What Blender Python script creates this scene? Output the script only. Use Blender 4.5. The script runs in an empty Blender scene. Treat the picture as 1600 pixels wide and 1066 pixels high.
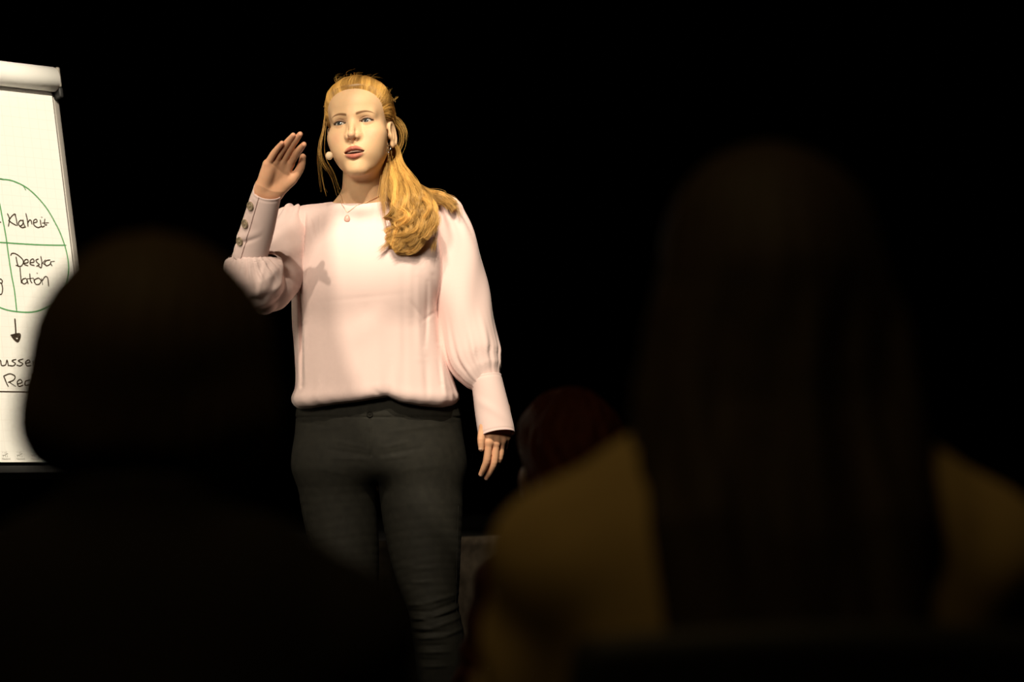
import bpy, math, random
import numpy as np
from mathutils import Vector, Matrix

C = bpy.context.scene.collection
random.seed(7)
RNG = np.random.default_rng(7)

# ------------------------------------------------------------------ camera
F_PX = 4020.0                      # focal length in pixels of a 1600 px wide frame
CAM = np.array([0.0, 0.0, 1.08])
PITCH = math.atan((700 - 533) / F_PX)
cam_d = bpy.data.cameras.new('camera')
cam = bpy.data.objects.new('camera', cam_d)
C.objects.link(cam)
cam.location = CAM
cam.rotation_euler = (math.pi / 2 + PITCH, 0, 0)
cam_d.sensor_width = 36.0
cam_d.lens = 36.0 * F_PX / 1600
cam_d.clip_end = 100
cam_d.dof.use_dof = True
cam_d.dof.focus_distance = 5.90
cam_d.dof.aperture_fstop = 2.9
sc = bpy.context.scene
sc.camera = cam

# ------------------------------------------------------------------ light
sc.view_settings.view_transform = 'Standard'
sc.view_settings.look = 'None'
sc.view_settings.gamma = 1.0
sc.view_settings.exposure = 0.0
sc.view_settings.use_curve_mapping = False
w = bpy.data.worlds.new('World')
sc.world = w
w.use_nodes = True
w.node_tree.nodes['Background'].inputs[0].default_value = (0.9, 0.7, 0.45, 1)
w.node_tree.nodes['Background'].inputs[1].default_value = 0.0006

TARGET = np.array([-0.32, 5.9, 1.5])


def spot(name, aim, az, el, dist, power, cone, blend, radius, col):
    d = bpy.data.lights.new(name, 'SPOT')
    d.energy = power
    d.spot_size = math.radians(cone)
    d.spot_blend = blend
    d.shadow_soft_size = radius
    d.color = col
    o = bpy.data.objects.new(name, d)
    C.objects.link(o)
    a, e = math.radians(az), math.radians(el)
    aim = Vector(aim)
    pos = aim + Vector((math.sin(a) * math.cos(e), -math.cos(a) * math.cos(e), math.sin(e))) * dist
    o.location = pos
    o.rotation_euler = (aim - pos).to_track_quat('-Z', 'Y').to_euler()
    return o


WARM = (1.0, 0.88, 0.68)
spot('stage_spot_left', (-0.32, 5.9, 1.50), -8, 43, 5.0, 500, 17, 0.5, 0.03, WARM)
spot('stage_spot_right', (0.048, 6.106, 1.438), 2, 46, 5.0, 720, 11.4, 0.05, 0.02, WARM)
spot('stage_spot_top', (-0.35, 5.9, 1.92), 2, 40, 5.0, 330, 8.6, 0.40, 0.03, WARM)
spot('added_front_fill', (-0.36, 5.9, 1.55), -14, 18, 5.4, 600, 18, 0.7, 0.4, WARM)  # soft fill added to lift the forearm, face and blouse shadows
spot('house_light', (0.2, 2.3, 1.0), -30, 62, 3.4, 58, 62, 0.9, 0.4, (1.0, 0.70, 0.28))
spot('added_chart_spot', (-1.26, 6.1, 1.50), 24, 38, 5.0, 1350, 13.5, 0.3, 0.05, WARM)  # extra spot, added only to brighten the flip chart


def W(px, py, Y):
    """world point at distance Y that a photograph pixel looks at"""
    u, v = (px - 800) / F_PX, (533 - py) / F_PX
    cp, sp = math.cos(PITCH), math.sin(PITCH)
    d = np.array([u, cp - v * sp, sp + v * cp])
    return CAM + d * (Y / d[1])


# ------------------------------------------------------------------ materials
def mat(name, col, rough=0.7, spec=0.3, metal=0.0, attr=None, noise=None, bump=None, sss=0.0, sheen=0.0, coat=0.0):
    m = bpy.data.materials.new(name)
    m.use_nodes = True
    nt = m.node_tree
    b = nt.nodes['Principled BSDF']
    b.inputs['Base Color'].default_value = (*col, 1)
    b.inputs['Roughness'].default_value = rough
    b.inputs['Specular IOR Level'].default_value = spec
    b.inputs['Metallic'].default_value = metal
    b.inputs['Sheen Weight'].default_value = sheen
    b.inputs['Coat Weight'].default_value = coat
    if sss:
        b.inputs['Subsurface Weight'].default_value = sss
        b.inputs['Subsurface Radius'].default_value = (1.0, 0.35, 0.2)
        b.inputs['Subsurface Scale'].default_value = 0.006
    tc = nt.nodes.new('ShaderNodeTexCoord')
    if attr:
        a = nt.nodes.new('ShaderNodeAttribute')
        a.attribute_name = attr
        nt.links.new(a.outputs['Color'], b.inputs['Base Color'])
    elif noise:
        sca, amt = noise
        n = nt.nodes.new('ShaderNodeTexNoise')
        n.inputs['Scale'].default_value = sca
        n.inputs['Detail'].default_value = 4
        r = nt.nodes.new('ShaderNodeValToRGB')
        r.color_ramp.elements[0].position = 0.3
        r.color_ramp.elements[1].position = 0.7
        r.color_ramp.elements[0].color = (*[c * (1 - amt) for c in col], 1)
        r.color_ramp.elements[1].color = (*[min(1, c * (1 + amt)) for c in col], 1)
        nt.links.new(tc.outputs['Object'], n.inputs['Vector'])
        nt.links.new(n.outputs['Fac'], r.inputs['Fac'])
        nt.links.new(r.outputs['Color'], b.inputs['Base Color'])
    if bump:
        sca, st, dist = bump
        n2 = nt.nodes.new('ShaderNodeTexNoise')
        n2.inputs['Scale'].default_value = sca
        n2.inputs['Detail'].default_value = 3
        bp = nt.nodes.new('ShaderNodeBump')
        bp.inputs['Strength'].default_value = st
        bp.inputs['Distance'].default_value = dist
        nt.links.new(tc.outputs['Object'], n2.inputs['Vector'])
        nt.links.new(n2.outputs['Fac'], bp.inputs['Height'])
        nt.links.new(bp.outputs['Normal'], b.inputs['Normal'])
    return m


# ------------------------------------------------------------------ scene helpers
def empty(name, loc=(0, 0, 0)):
    o = bpy.data.objects.new(name, None)
    C.objects.link(o)
    o.location = [float(v) for v in loc]
    return o


def tag(o, label=None, cat=None, group=None, kind=None):
    if label: o['label'] = label
    if cat: o['category'] = cat
    if group: o['group'] = group
    if kind: o['kind'] = kind
    return o


def wloc(o):
    l = Vector((0, 0, 0))
    while o is not None:
        l += o.location
        o = o.parent
    return np.array(l)


def obj(name, V, F, m, parent=None, smooth=True):
    """one mesh object from world coordinates"""
    V = np.asarray(V, dtype=np.float64)
    if parent is not None:
        V = V - wloc(parent)
    me = bpy.data.meshes.new(name)
    if isinstance(F, np.ndarray):
        n, k = F.shape
        me.vertices.add(len(V))
        me.vertices.foreach_set('co', V.astype(np.float32).ravel())
        me.loops.add(n * k)
        me.loops.foreach_set('vertex_index', F.astype(np.int32).ravel())
        me.polygons.add(n)
        me.polygons.foreach_set('loop_start', np.arange(0, n * k, k, dtype=np.int32))
        me.update(calc_edges=True)
        me.validate()
    else:
        me.from_pydata([tuple(map(float, v)) for v in V], [], F)
        me.update()
    if smooth:
        me.polygons.foreach_set('use_smooth', np.ones(len(me.polygons), dtype=bool))
    if m is not None:
        me.materials.append(m)
    o = bpy.data.objects.new(name, me)
    C.objects.link(o)
    if parent is not None:
        o.parent = parent
    return o


def set_col(o, col):
    me = o.data
    a = me.color_attributes.new('Col', 'FLOAT_COLOR', 'POINT')
    c = np.ones((len(me.vertices), 4), dtype=np.float32)
    c[:, :3] = col
    a.data.foreach_set('color', c.ravel())


def catmull(P, n):
    P = np.asarray(P, float)
    if len(P) < 3:
        t = np.linspace(0, 1, n)[:, None]
        return P[0] * (1 - t) + P[-1] * t
    Q = np.vstack([2 * P[0] - P[1], P, 2 * P[-1] - P[-2]])
    t = np.linspace(0, len(P) - 1 - 1e-9, n)
    i = t.astype(int)
    u = (t - i)[:, None]
    a, b, c, d = Q[i], Q[i + 1], Q[i + 2], Q[i + 3]
    return 0.5 * (2 * b + (c - a) * u + (2 * a - 5 * b + 4 * c - d) * u ** 2 + (3 * b - 3 * c + d - a) * u ** 3)


def tube_mesh(P, r, k=8, cap=True):
    """sweep a circle along points P (n,3); r scalar or (n,)"""
    P = np.asarray(P, float)
    n = len(P)
    r = np.broadcast_to(np.asarray(r, float), (n,))
    T = np.gradient(P, axis=0)
    T /= np.linalg.norm(T, axis=1, keepdims=True) + 1e-12
    up = np.array([0, 0, 1.0]) if abs(T[0][2]) < 0.9 else np.array([1.0, 0, 0])
    N = np.zeros_like(P)
    v = up - T[0] * (up @ T[0])
    v /= np.linalg.norm(v)
    for i in range(n):
        v = v - T[i] * (v @ T[i])
        v /= np.linalg.norm(v) + 1e-12
        N[i] = v
    B = np.cross(T, N)
    a = np.arange(k) * 2 * np.pi / k
    V = (P[:, None, :] + r[:, None, None] * (np.cos(a)[None, :, None] * N[:, None, :] + np.sin(a)[None, :, None] * B[:, None, :])).reshape(-1, 3)
    F = []
    for i in range(n - 1):
        for j in range(k):
            j2 = (j + 1) % k
            F.append((i * k + j, i * k + j2, (i + 1) * k + j2, (i + 1) * k + j))
    if cap:
        F.append(tuple(range(k))[::-1])
        F.append(tuple((n - 1) * k + j for j in range(k)))
    return V, F


def join(parts):
    V, F, o = [], [], 0
    for v, f in parts:
        V.append(np.asarray(v, float))
        F += [tuple(int(i) + o for i in q) for q in f]
        o += len(v)
    return np.vstack(V), F


def box_mesh(c, s, ax=None, bev=0.0):
    """box with centre c, full sizes s, axes rows ax; bevelled edges"""
    import bmesh
    bm = bmesh.new()
    bmesh.ops.create_cube(bm, size=1.0)
    for v in bm.verts:
        v.co = Vector((v.co.x * s[0], v.co.y * s[1], v.co.z * s[2]))
    if bev > 0:
        bmesh.ops.bevel(bm, geom=list(bm.edges), offset=bev, segments=2, profile=0.5, affect='EDGES')
    bm.verts.ensure_lookup_table()
    V = np.array([v.co[:] for v in bm.verts])
    F = [tuple(v.index for v in f.verts) for f in bm.faces]
    bm.free()
    if ax is not None:
        V = V @ np.asarray(ax, float)
    return V + np.asarray(c, float), F


# ------------------------------------------------------------------ implicit surfaces
def smin(a, b, k):
    h = np.maximum(k - np.abs(a - b), 0) / k
    return np.minimum(a, b) - h * h * k * 0.25


def smax(a, b, k):
    return -smin(-a, -b, k)


def ell(p, c, r):
    q = (p - np.asarray(c, np.float32))
    r = np.asarray(r, np.float32)
    k0 = np.sqrt(np.sum((q / r) ** 2, 1))
    k1 = np.sqrt(np.sum((q / (r * r)) ** 2, 1)) + 1e-9
    return k0 * (k0 - 1) / k1


def sph(p, c, r):
    return np.sqrt(np.sum((p - np.asarray(c, np.float32)) ** 2, 1)) - r


def cone(p, a, b, ra, rb):
    a = np.asarray(a, np.float32); b = np.asarray(b, np.float32)
    ab = b - a
    t = np.clip((p - a) @ ab / max(float(ab @ ab), 1e-12), 0, 1)
    q = p - a - t[:, None] * ab
    return np.sqrt(np.sum(q * q, 1)) - (ra + t * (rb - ra))


def chain(p, pts, rad, k=0.0):
    d = None
    for i in range(len(pts) - 1):
        e = cone(p, pts[i], pts[i + 1], rad[i], rad[i + 1])
        d = e if d is None else (smin(d, e, k) if k > 0 else np.minimum(d, e))
    return d


def tube_param(p, pts, ref):
    """nearest point on a polyline: distance, arc fraction 0..1, angle about the axis"""
    pts = np.asarray(pts, np.float32)
    seg = np.linalg.norm(np.diff(pts, axis=0), axis=1)
    L = np.concatenate([[0], np.cumsum(seg)])
    best = np.full(len(p), 1e9, np.float32)
    tt = np.zeros(len(p), np.float32)
    ang = np.zeros(len(p), np.float32)
    ref = np.asarray(ref, np.float32)
    for i in range(len(pts) - 1):
        a, b = pts[i], pts[i + 1]
        ab = b - a
        t = np.clip((p - a) @ ab / float(ab @ ab), 0, 1)
        q = p - a - t[:, None] * ab
        d = np.sqrt(np.sum(q * q, 1))
        T = ab / np.linalg.norm(ab)
        N = ref - T * (ref @ T); N /= np.linalg.norm(N)
        B = np.cross(T, N)
        m = d < best
        best = np.where(m, d, best)
        tt = np.where(m, (L[i] + t * seg[i]) / L[-1], tt)
        ang = np.where(m, np.arctan2(q @ B, q @ N), ang)
    return best, tt, ang


def boxed(f, lo, hi, pad=0.04):
    """evaluate f only near its box"""
    lo = np.asarray(lo, np.float32); hi = np.asarray(hi, np.float32)

    def g(p):
        d = np.maximum(np.maximum(lo - p, p - hi), 0)
        d = np.sqrt(np.sum(d * d, 1))
        out = d + pad * 0.5
        m = d < pad
        if m.any():
            out[m] = f(p[m])
        return out
    return g


def grad(f, p, e):
    g = np.empty_like(p)
    for a in range(3):
        q = p.copy(); q[:, a] += e
        s = p.copy(); s[:, a] -= e
        g[:, a] = (f(q) - f(s)) / (2 * e)
    return g


def project(f, V, h, it=2):
    V = V.astype(np.float32).copy()
    for _ in range(it):
        d = f(V)
        g = grad(f, V, h * 0.25)
        g2 = np.sum(g * g, 1) + 1e-3
        s = np.clip(d / g2, -h * 0.6, h * 0.6)
        V -= s[:, None] * g
    return V


def nets(f, lo, hi, h, it=2, B=8):
    """surface nets over a sparse grid, vertices pulled onto f = 0"""
    lo = np.asarray(lo, np.float64); hi = np.asarray(hi, np.float64)
    nb = np.ceil((hi - lo) / (h * B)).astype(int)
    I = np.stack(np.meshgrid(*[np.arange(n) for n in nb], indexing='ij'), -1).reshape(-1, 3)
    cen = (lo + (I + 0.5) * h * B).astype(np.float32)
    d = np.concatenate([f(c) for c in np.array_split(cen, max(1, len(cen) // 200000))])
    keep = np.abs(d) < h * B * 1.25
    I = I[keep]
    N = (nb.max() + 2) * B + 4
    loc = np.stack(np.meshgrid(*[np.arange(B + 1)] * 3, indexing='ij'), -1).reshape(-1, 3)
    keys, verts, edges = [], [], [[], [], []]
    for ch in np.array_split(I, max(1, len(I) // 400)):
        if not len(ch): continue
        G = (ch[:, None, :] * B + loc[None]).reshape(-1, 3)
        v = f((lo + G * h).astype(np.float32)).reshape(len(ch), B + 1, B + 1, B + 1)
        s = v < 0
        c8 = [(i, j, k) for i in (0, 1) for j in (0, 1) for k in (0, 1)]
        sl = lambda o: (slice(None), slice(o[0], o[0] + B), slice(o[1], o[1] + B), slice(o[2], o[2] + B))
        cnt = sum(s[sl(o)].astype(np.int8) for o in c8)
        act = (cnt > 0) & (cnt < 8)
        bi, i, j, k = np.nonzero(act)
        if not len(bi): continue
        cell = ch[bi] * B + np.stack([i, j, k], 1)
        acc = np.zeros((len(bi), 3)); n = np.zeros(len(bi))
        val = {o: v[bi, i + o[0], j + o[1], k + o[2]] for o in c8}
        for a in range(3):
            for o in c8:
                if o[a]: continue
                o2 = list(o); o2[a] = 1; o2 = tuple(o2)
                x, y = val[o], val[o2]
                m = (x < 0) != (y < 0)
                t = np.where(m, x / np.where(m, x - y, 1), 0)
                pt = np.tile(np.array(o, float), (len(bi), 1)); pt[:, a] += t
                acc += pt * m[:, None]; n += m
        verts.append(lo + (cell + acc / n[:, None]) * h)
        keys.append((cell[:, 0] * N + cell[:, 1]) * N + cell[:, 2])
        for a in range(3):
            o2 = [0, 0, 0]; o2[a] = 1
            x, y = val[(0, 0, 0)], val[tuple(o2)]
            m = (x < 0) != (y < 0)
            edges[a].append(np.column_stack([cell[m], (x[m] < 0)]))
    keys = np.concatenate(keys); verts = np.concatenate(verts)
    order = np.argsort(keys); ks = keys[order]; V = verts[order]
    Fs = []
    for a in range(3):
        E = np.concatenate(edges[a])
        b, c = (a + 1) % 3, (a + 2) % 3
        q = []
        ok = np.ones(len(E), bool)
        for (ob, oc) in ((0, 0), (-1, 0), (-1, -1), (0, -1)):
            g = E[:, :3].copy(); g[:, b] += ob; g[:, c] += oc
            kk = (g[:, 0] * N + g[:, 1]) * N + g[:, 2]
            ix = np.clip(np.searchsorted(ks, kk), 0, len(ks) - 1)
            ok &= ks[ix] == kk
            q.append(ix)
        q = np.stack(q, 1)[ok]
        ins = E[ok, 3].astype(bool)
        q[~ins] = q[~ins][:, ::-1]
        Fs.append(q)
    F = np.concatenate(Fs)
    if it:
        V = np.concatenate([project(f, c, h, it) for c in np.array_split(V, max(1, len(V) // 100000))])
    return V, F


def refine(V, F, mask, f, h, it=2):
    """split the quads of F that mask picks into four, new points pulled onto f = 0; other quads next to them get the extra points"""
    n = len(V)
    q = F[mask]
    e = np.sort(np.stack([q, np.roll(q, -1, 1)], -1).reshape(-1, 2), 1)
    u, inv = np.unique(e[:, 0].astype(np.int64) * n + e[:, 1], return_inverse=True)
    mid = (V[u // n] + V[u % n]) * 0.5
    ctr = V[q].mean(1)
    inv = inv.reshape(-1, 4) + n
    ci = n + len(u) + np.arange(len(q))
    new = project(f, np.concatenate([mid, ctr]), h, it)
    quads = np.concatenate([np.stack([q[:, i], inv[:, i], ci, inv[:, (i - 1) % 4]], 1) for i in range(4)])
    look = dict(zip(u.tolist(), range(n, n + len(u))))
    rest = F[~mask]
    el = np.sort(np.stack([rest, np.roll(rest, -1, 1)], -1), -1)
    kk = el[..., 0].astype(np.int64) * n + el[..., 1]
    touch = np.isin(kk, u).any(1)
    ng = []
    for r, k4 in zip(rest[touch], kk[touch]):
        t = []
        for i in range(4):
            t.append(int(r[i]))
            m = look.get(int(k4[i]))
            if m is not None: t.append(m)
        ng.append(tuple(t))
    return np.concatenate([V, new]), np.concatenate([rest[~touch], quads]), ng


def obj_mixed(name, V, quads, ng, m, parent):
    V = np.asarray(V, np.float64) - (wloc(parent) if parent is not None else 0)
    me = bpy.data.meshes.new(name)
    flat = np.concatenate([quads.ravel()] + [np.array(t) for t in ng]).astype(np.int32)
    ln = np.concatenate([np.full(len(quads), 4), [len(t) for t in ng]]).astype(np.int32)
    st = np.concatenate([[0], np.cumsum(ln)[:-1]]).astype(np.int32)
    me.vertices.add(len(V)); me.vertices.foreach_set('co', V.astype(np.float32).ravel())
    me.loops.add(len(flat)); me.loops.foreach_set('vertex_index', flat)
    me.polygons.add(len(ln)); me.polygons.foreach_set('loop_start', st)
    me.update(calc_edges=True); me.validate()
    me.polygons.foreach_set('use_smooth', np.ones(len(me.polygons), bool))
    me.materials.append(m)
    o = bpy.data.objects.new(name, me); C.objects.link(o)
    if parent is not None: o.parent = parent
    return o


def frame(yaw, pitch, roll):
    """rows X (across), F (forward), Z (up) of a head or other part that faces the camera when unturned; degrees"""
    y, p, r = (math.radians(v) for v in (yaw, pitch, roll))
    X = np.array([1.0, 0, 0]); Fw = np.array([0, -1.0, 0]); Z = np.array([0, 0, 1.0])

    def rot(v, ax, a):
        ax = ax / np.linalg.norm(ax)
        return v * math.cos(a) + np.cross(ax, v) * math.sin(a) + ax * (ax @ v) * (1 - math.cos(a))
    X, Fw = rot(X, Z, y), rot(Fw, Z, y)
    Fw, Z = rot(Fw, X, -p), rot(Z, X, -p)
    X, Z = rot(X, Fw, r), rot(Z, Fw, r)
    return np.stack([X, Fw, Z])

# ------------------------------------------------------------------ head (millimetres, X across, F forward, Z up, origin between the eyes over the ear axis)
def bump2(q, x, z, sx, sz):
    return np.exp(-((q[:, 0] - x) / sx) ** 2 - ((q[:, 2] - z) / sz) ** 2)


EYE_X, EYE_F, EYE_R = 31.5, 65.5, 12.2
LID_TILT = 0.0


def lid_curves(u, tilt):
    """upper and lower lid height at distance u towards the ear from the eye's middle"""
    uu = np.clip(u / 14.0, -1, 1)
    up = 5.0 * (1 - np.abs(uu) ** 2.2) + tilt * u
    lo = -3.4 * (1 - np.abs(uu) ** 2.4) + tilt * u
    return up, lo


LIP_U = catmull([(-32.5, 75.0, -68.8), (-17, 87.5, -67.0), (-5, 92.2, -64.0), (0, 92.0, -65.0), (5, 92.2, -64.0), (17, 87.5, -67.0), (32.5, 75.0, -68.8)], 19)
LIP_UR = np.interp(np.linspace(0, 1, 19), [0, .2, .4, .5, .6, .8, 1], [0.8, 2.9, 4.0, 3.9, 4.0, 2.9, 0.8])
LIP_L = catmull([(-31.5, 75.0, -69.8), (-16, 86.2, -78.8), (0, 90.0, -83.0), (16, 86.2, -78.8), (31.5, 75.0, -69.8)], 17)
LIP_LR = np.interp(np.linspace(0, 1, 17), [0, .25, .5, .75, 1], [0.8, 4.0, 5.7, 4.0, 0.8])


def head_mm(q, detail=True):
    x = np.abs(q[:, 0])
    s = np.column_stack([x, q[:, 1], q[:, 2]]).astype(np.float32)
    s2 = np.column_stack([np.sqrt(x * x + 16), q[:, 1], q[:, 2]]).astype(np.float32)
    d = ell(s, (0, -14, 36), (73, 100, 79))
    d = smin(d, ell(s, (0, 22, 44), (64, 67, 58)), 20)             # forehead
    d = smin(d, ell(s, (0, 26, -42), (57, 59, 77)), 26)            # face
    d = smin(d, cone(s2, (44, 0, -53), (12, 65, -106), 15, 13), 30)   # jaw
    d = smin(d, ell(s, (0, 71, -110), (15, 15, 12)), 20)           # chin
    d = smin(d, ell(s2, (48, 46, -25), (19, 25, 18)), 28)           # cheekbone
    d = smin(d, ell(s2, (35, 50, -50), (21, 25, 29)), 28)           # cheek
    d = smin(d, ell(s, (0, 68, -71), (30, 21, 22)), 24)            # muzzle
    d = smin(d, cone(s2, (8, 77, 16), (40, 66, 17), 10, 8), 18)     # brow ridge
    if not detail:
        d = smin(d, cone(s, (0, 84, -2), (0, 100, -36), 7, 8), 10)
        return d
    d = smax(d, -ell(s, (29, 99, 0), (18, 21, 11)), 14)            # eye sockets
    # nose
    n = cone(s, (0, 82, 4), (0, 101, -31), 6.0, 6.8)
    n = smin(n, ell(s, (0, 103, -34.5), (8.2, 8.6, 7.8)), 6)
    n = smin(n, ell(s, (11.0, 92, -38.5), (5.6, 9, 6.4)), 6)
    n = smin(n, cone(s, (0, 100, -41), (0, 88, -46), 4.4, 5.0), 5)
    n = smin(n, cone(s2, (5, 80, -6), (12, 84, -32), 6.5, 7), 10)
    d = smin(d, n, 9)
    d = smax(d, -ell(s, (6.4, 96, -45.8), (2.7, 4.8, 4.0)), 2.0)
    # philtrum, fold under the lower lip
    fr = (s[:, 1] > 60)
    d = d + fr * (0.8 * bump2(s, 0, -56, 2.6, 5) - 0.5 * bump2(s, 4.5, -56, 2.5, 5))
    d = d + fr * 1.2 * np.exp(-((s[:, 2] + 90) / 5) ** 2 - (x / 17) ** 2)
    # lips
    m = (x < 40) & (s[:, 1] > 62) & (np.abs(s[:, 2] + 71) < 22)
    if m.any():
        qm = q[m]; dm = d[m]
        u = chain(qm, LIP_U, LIP_UR, 1.5)
        l = chain(qm, LIP_L, LIP_LR, 1.5)
        dm = smax(dm, -ell(qm, (0, 86, -72.2), (24, 24, 4.4)), 2.0)
        dm = smin(dm, u, 4.0)
        dm = smin(dm, l, 4.0)
        dm = smax(dm, -ell(qm, (0, 88, -72.8), (23.5, 26, 4.6)), 1.2)
        d[m] = dm
    # eyelids
    for sgn in (-1, 1):
        ux = (q[:, 0] * sgn - EYE_X)
        up, lo = lid_curves(ux, LID_TILT * sgn + 0.02)
        e = sph(q, (sgn * EYE_X, EYE_F, 0), EYE_R + 1.7)
        d = smin(d, e, 4.0)
        crease = np.exp(-((q[:, 2] - up - 4.2) / 1.3) ** 2) * np.exp(-(ux / 13) ** 4) * (q[:, 1] > 55)
        d = d + 0.9 * crease
        op = np.maximum(q[:, 2] - up, lo - q[:, 2])
        op = np.maximum(op, sph(q, (sgn * EYE_X, EYE_F, 0), EYE_R + 6))
        op = np.maximum(op, 60 - q[:, 1])
        d = smax(d, -op, 0.9)
    # ears
    ea = (s - np.float32([71, -8, -18])) @ EAR_R.T
    e = ell(ea, (0, 0, 0), (4.5, 13, 26))
    rim = np.sqrt((np.sqrt((ea[:, 1] / 13.5) ** 2 + (ea[:, 2] / 26) ** 2) - 1) ** 2 * 280 + (ea[:, 0] - 3) ** 2) - 3.0
    e = smin(e, rim, 3)
    e = smax(e, -ell(ea, (6.0, 4, 2), (7.0, 9, 17)), 2.5)
    e = smin(e, ell(ea, (1, 9, -25), (4, 6, 8)), 4)
    e = smin(e, ell(ea, (2, 13, -4), (4, 4, 7)), 4)
    d = smin(d, e, 7)
    return d


def _earR():
    a, b = math.radians(15), math.radians(14)
    R1 = np.array([[math.cos(a), math.sin(a), 0], [-math.sin(a), math.cos(a), 0], [0, 0, 1]])   # flares out behind
    R2 = np.array([[1, 0, 0], [0, math.cos(b), -math.sin(b)], [0, math.sin(b), math.cos(b)]])
    return (R2 @ R1).astype(np.float32)


EAR_R = _earR()


def to_head(p, o, R, s=1.0):
    return ((p - np.asarray(o, np.float32)) @ np.asarray(R.T, np.float32)) * np.float32(1000.0 / s)


def from_head(q, o, R, s=1.0):
    return np.asarray(o) + (np.asarray(q, float) * s / 1000.0) @ R


def skin_colors(q, V):
    """pigment by place on the head: lips, brows, cheeks, lash line"""
    n = len(q)
    base = np.array([0.70, 0.445, 0.255])
    col = np.tile(base, (n, 1))

    def mix(m, c):
        nonlocal col
        col = col * (1 - m[:, None]) + np.array(c) * m[:, None]
    x = np.abs(q[:, 0])
    front = 1 / (1 + np.exp(-(q[:, 1] - 45) / 6))
    mix(0.35 * front * np.exp(-((x - 42) / 17) ** 2 - ((q[:, 2] + 34) / 15) ** 2), (0.78, 0.36, 0.24))
    mix(0.30 * front * np.exp(-(x / 12) ** 2 - ((q[:, 2] + 40) / 9) ** 2), (0.78, 0.38, 0.27))
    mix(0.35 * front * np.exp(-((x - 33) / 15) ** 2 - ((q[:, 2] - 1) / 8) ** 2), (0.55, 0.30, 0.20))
    q32 = q.astype(np.float32)
    lip = np.minimum(chain(q32, LIP_U, LIP_UR + 0.9, 2), chain(q32, LIP_L, LIP_LR + 0.7, 2))
    mix(np.clip(0.5 - lip / 1.6, 0, 1) * 0.9, (0.41, 0.105, 0.08))
    mix((np.clip((86 - q[:, 1]) / 4, 0, 1) * (np.abs(q[:, 2] + 72) < 8) * (x < 25) * (q[:, 1] > 50) * (ell(q32, (0, 88, -72), (26, 26, 7)) < 1)), (0.16, 0.03, 0.025))
    for sgn in (-1, 1):
        ux = q[:, 0] * sgn - EYE_X
        up, lo = lid_curves(ux, LID_TILT * sgn + 0.02)
        # brow: rises outward, then falls
        t = np.clip((q[:, 0] * sgn - 12) / 40, 0, 1)
        zc = 16.0 + 6.0 * np.sin(t * 2.2) - 5.5 * t ** 3
        wd = 3.4 * (1 - 0.72 * t ** 1.5)
        m = np.clip(1.2 - np.abs(q[:, 2] - zc) / wd, 0, 1) * np.clip((q[:, 0] * sgn - 9.5) / 4, 0, 1) * np.clip((53 - q[:, 0] * sgn) / 8, 0, 1) * front
        mix(np.clip(m * 1.4, 0, 1) * 0.95, (0.17, 0.08, 0.035))
        near = (np.abs(ux) < 16) & (q[:, 1] > 56)
        m = np.exp(-((q[:, 2] - up - 1.0) / 2.0) ** 2) * near
        mix(m * 0.92, (0.05, 0.03, 0.02))
        m = np.exp(-((q[:, 2] - lo + 0.3) / 0.8) ** 2) * near * np.clip((ux + 12) / 14, 0, 1)
        mix(m * 0.75, (0.10, 0.06, 0.045))
        m = np.exp(-((q[:, 2] - up - 3.0) / 3.0) ** 2) * near
        mix(m * 0.55, (0.30, 0.16, 0.11))
    return col


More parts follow.
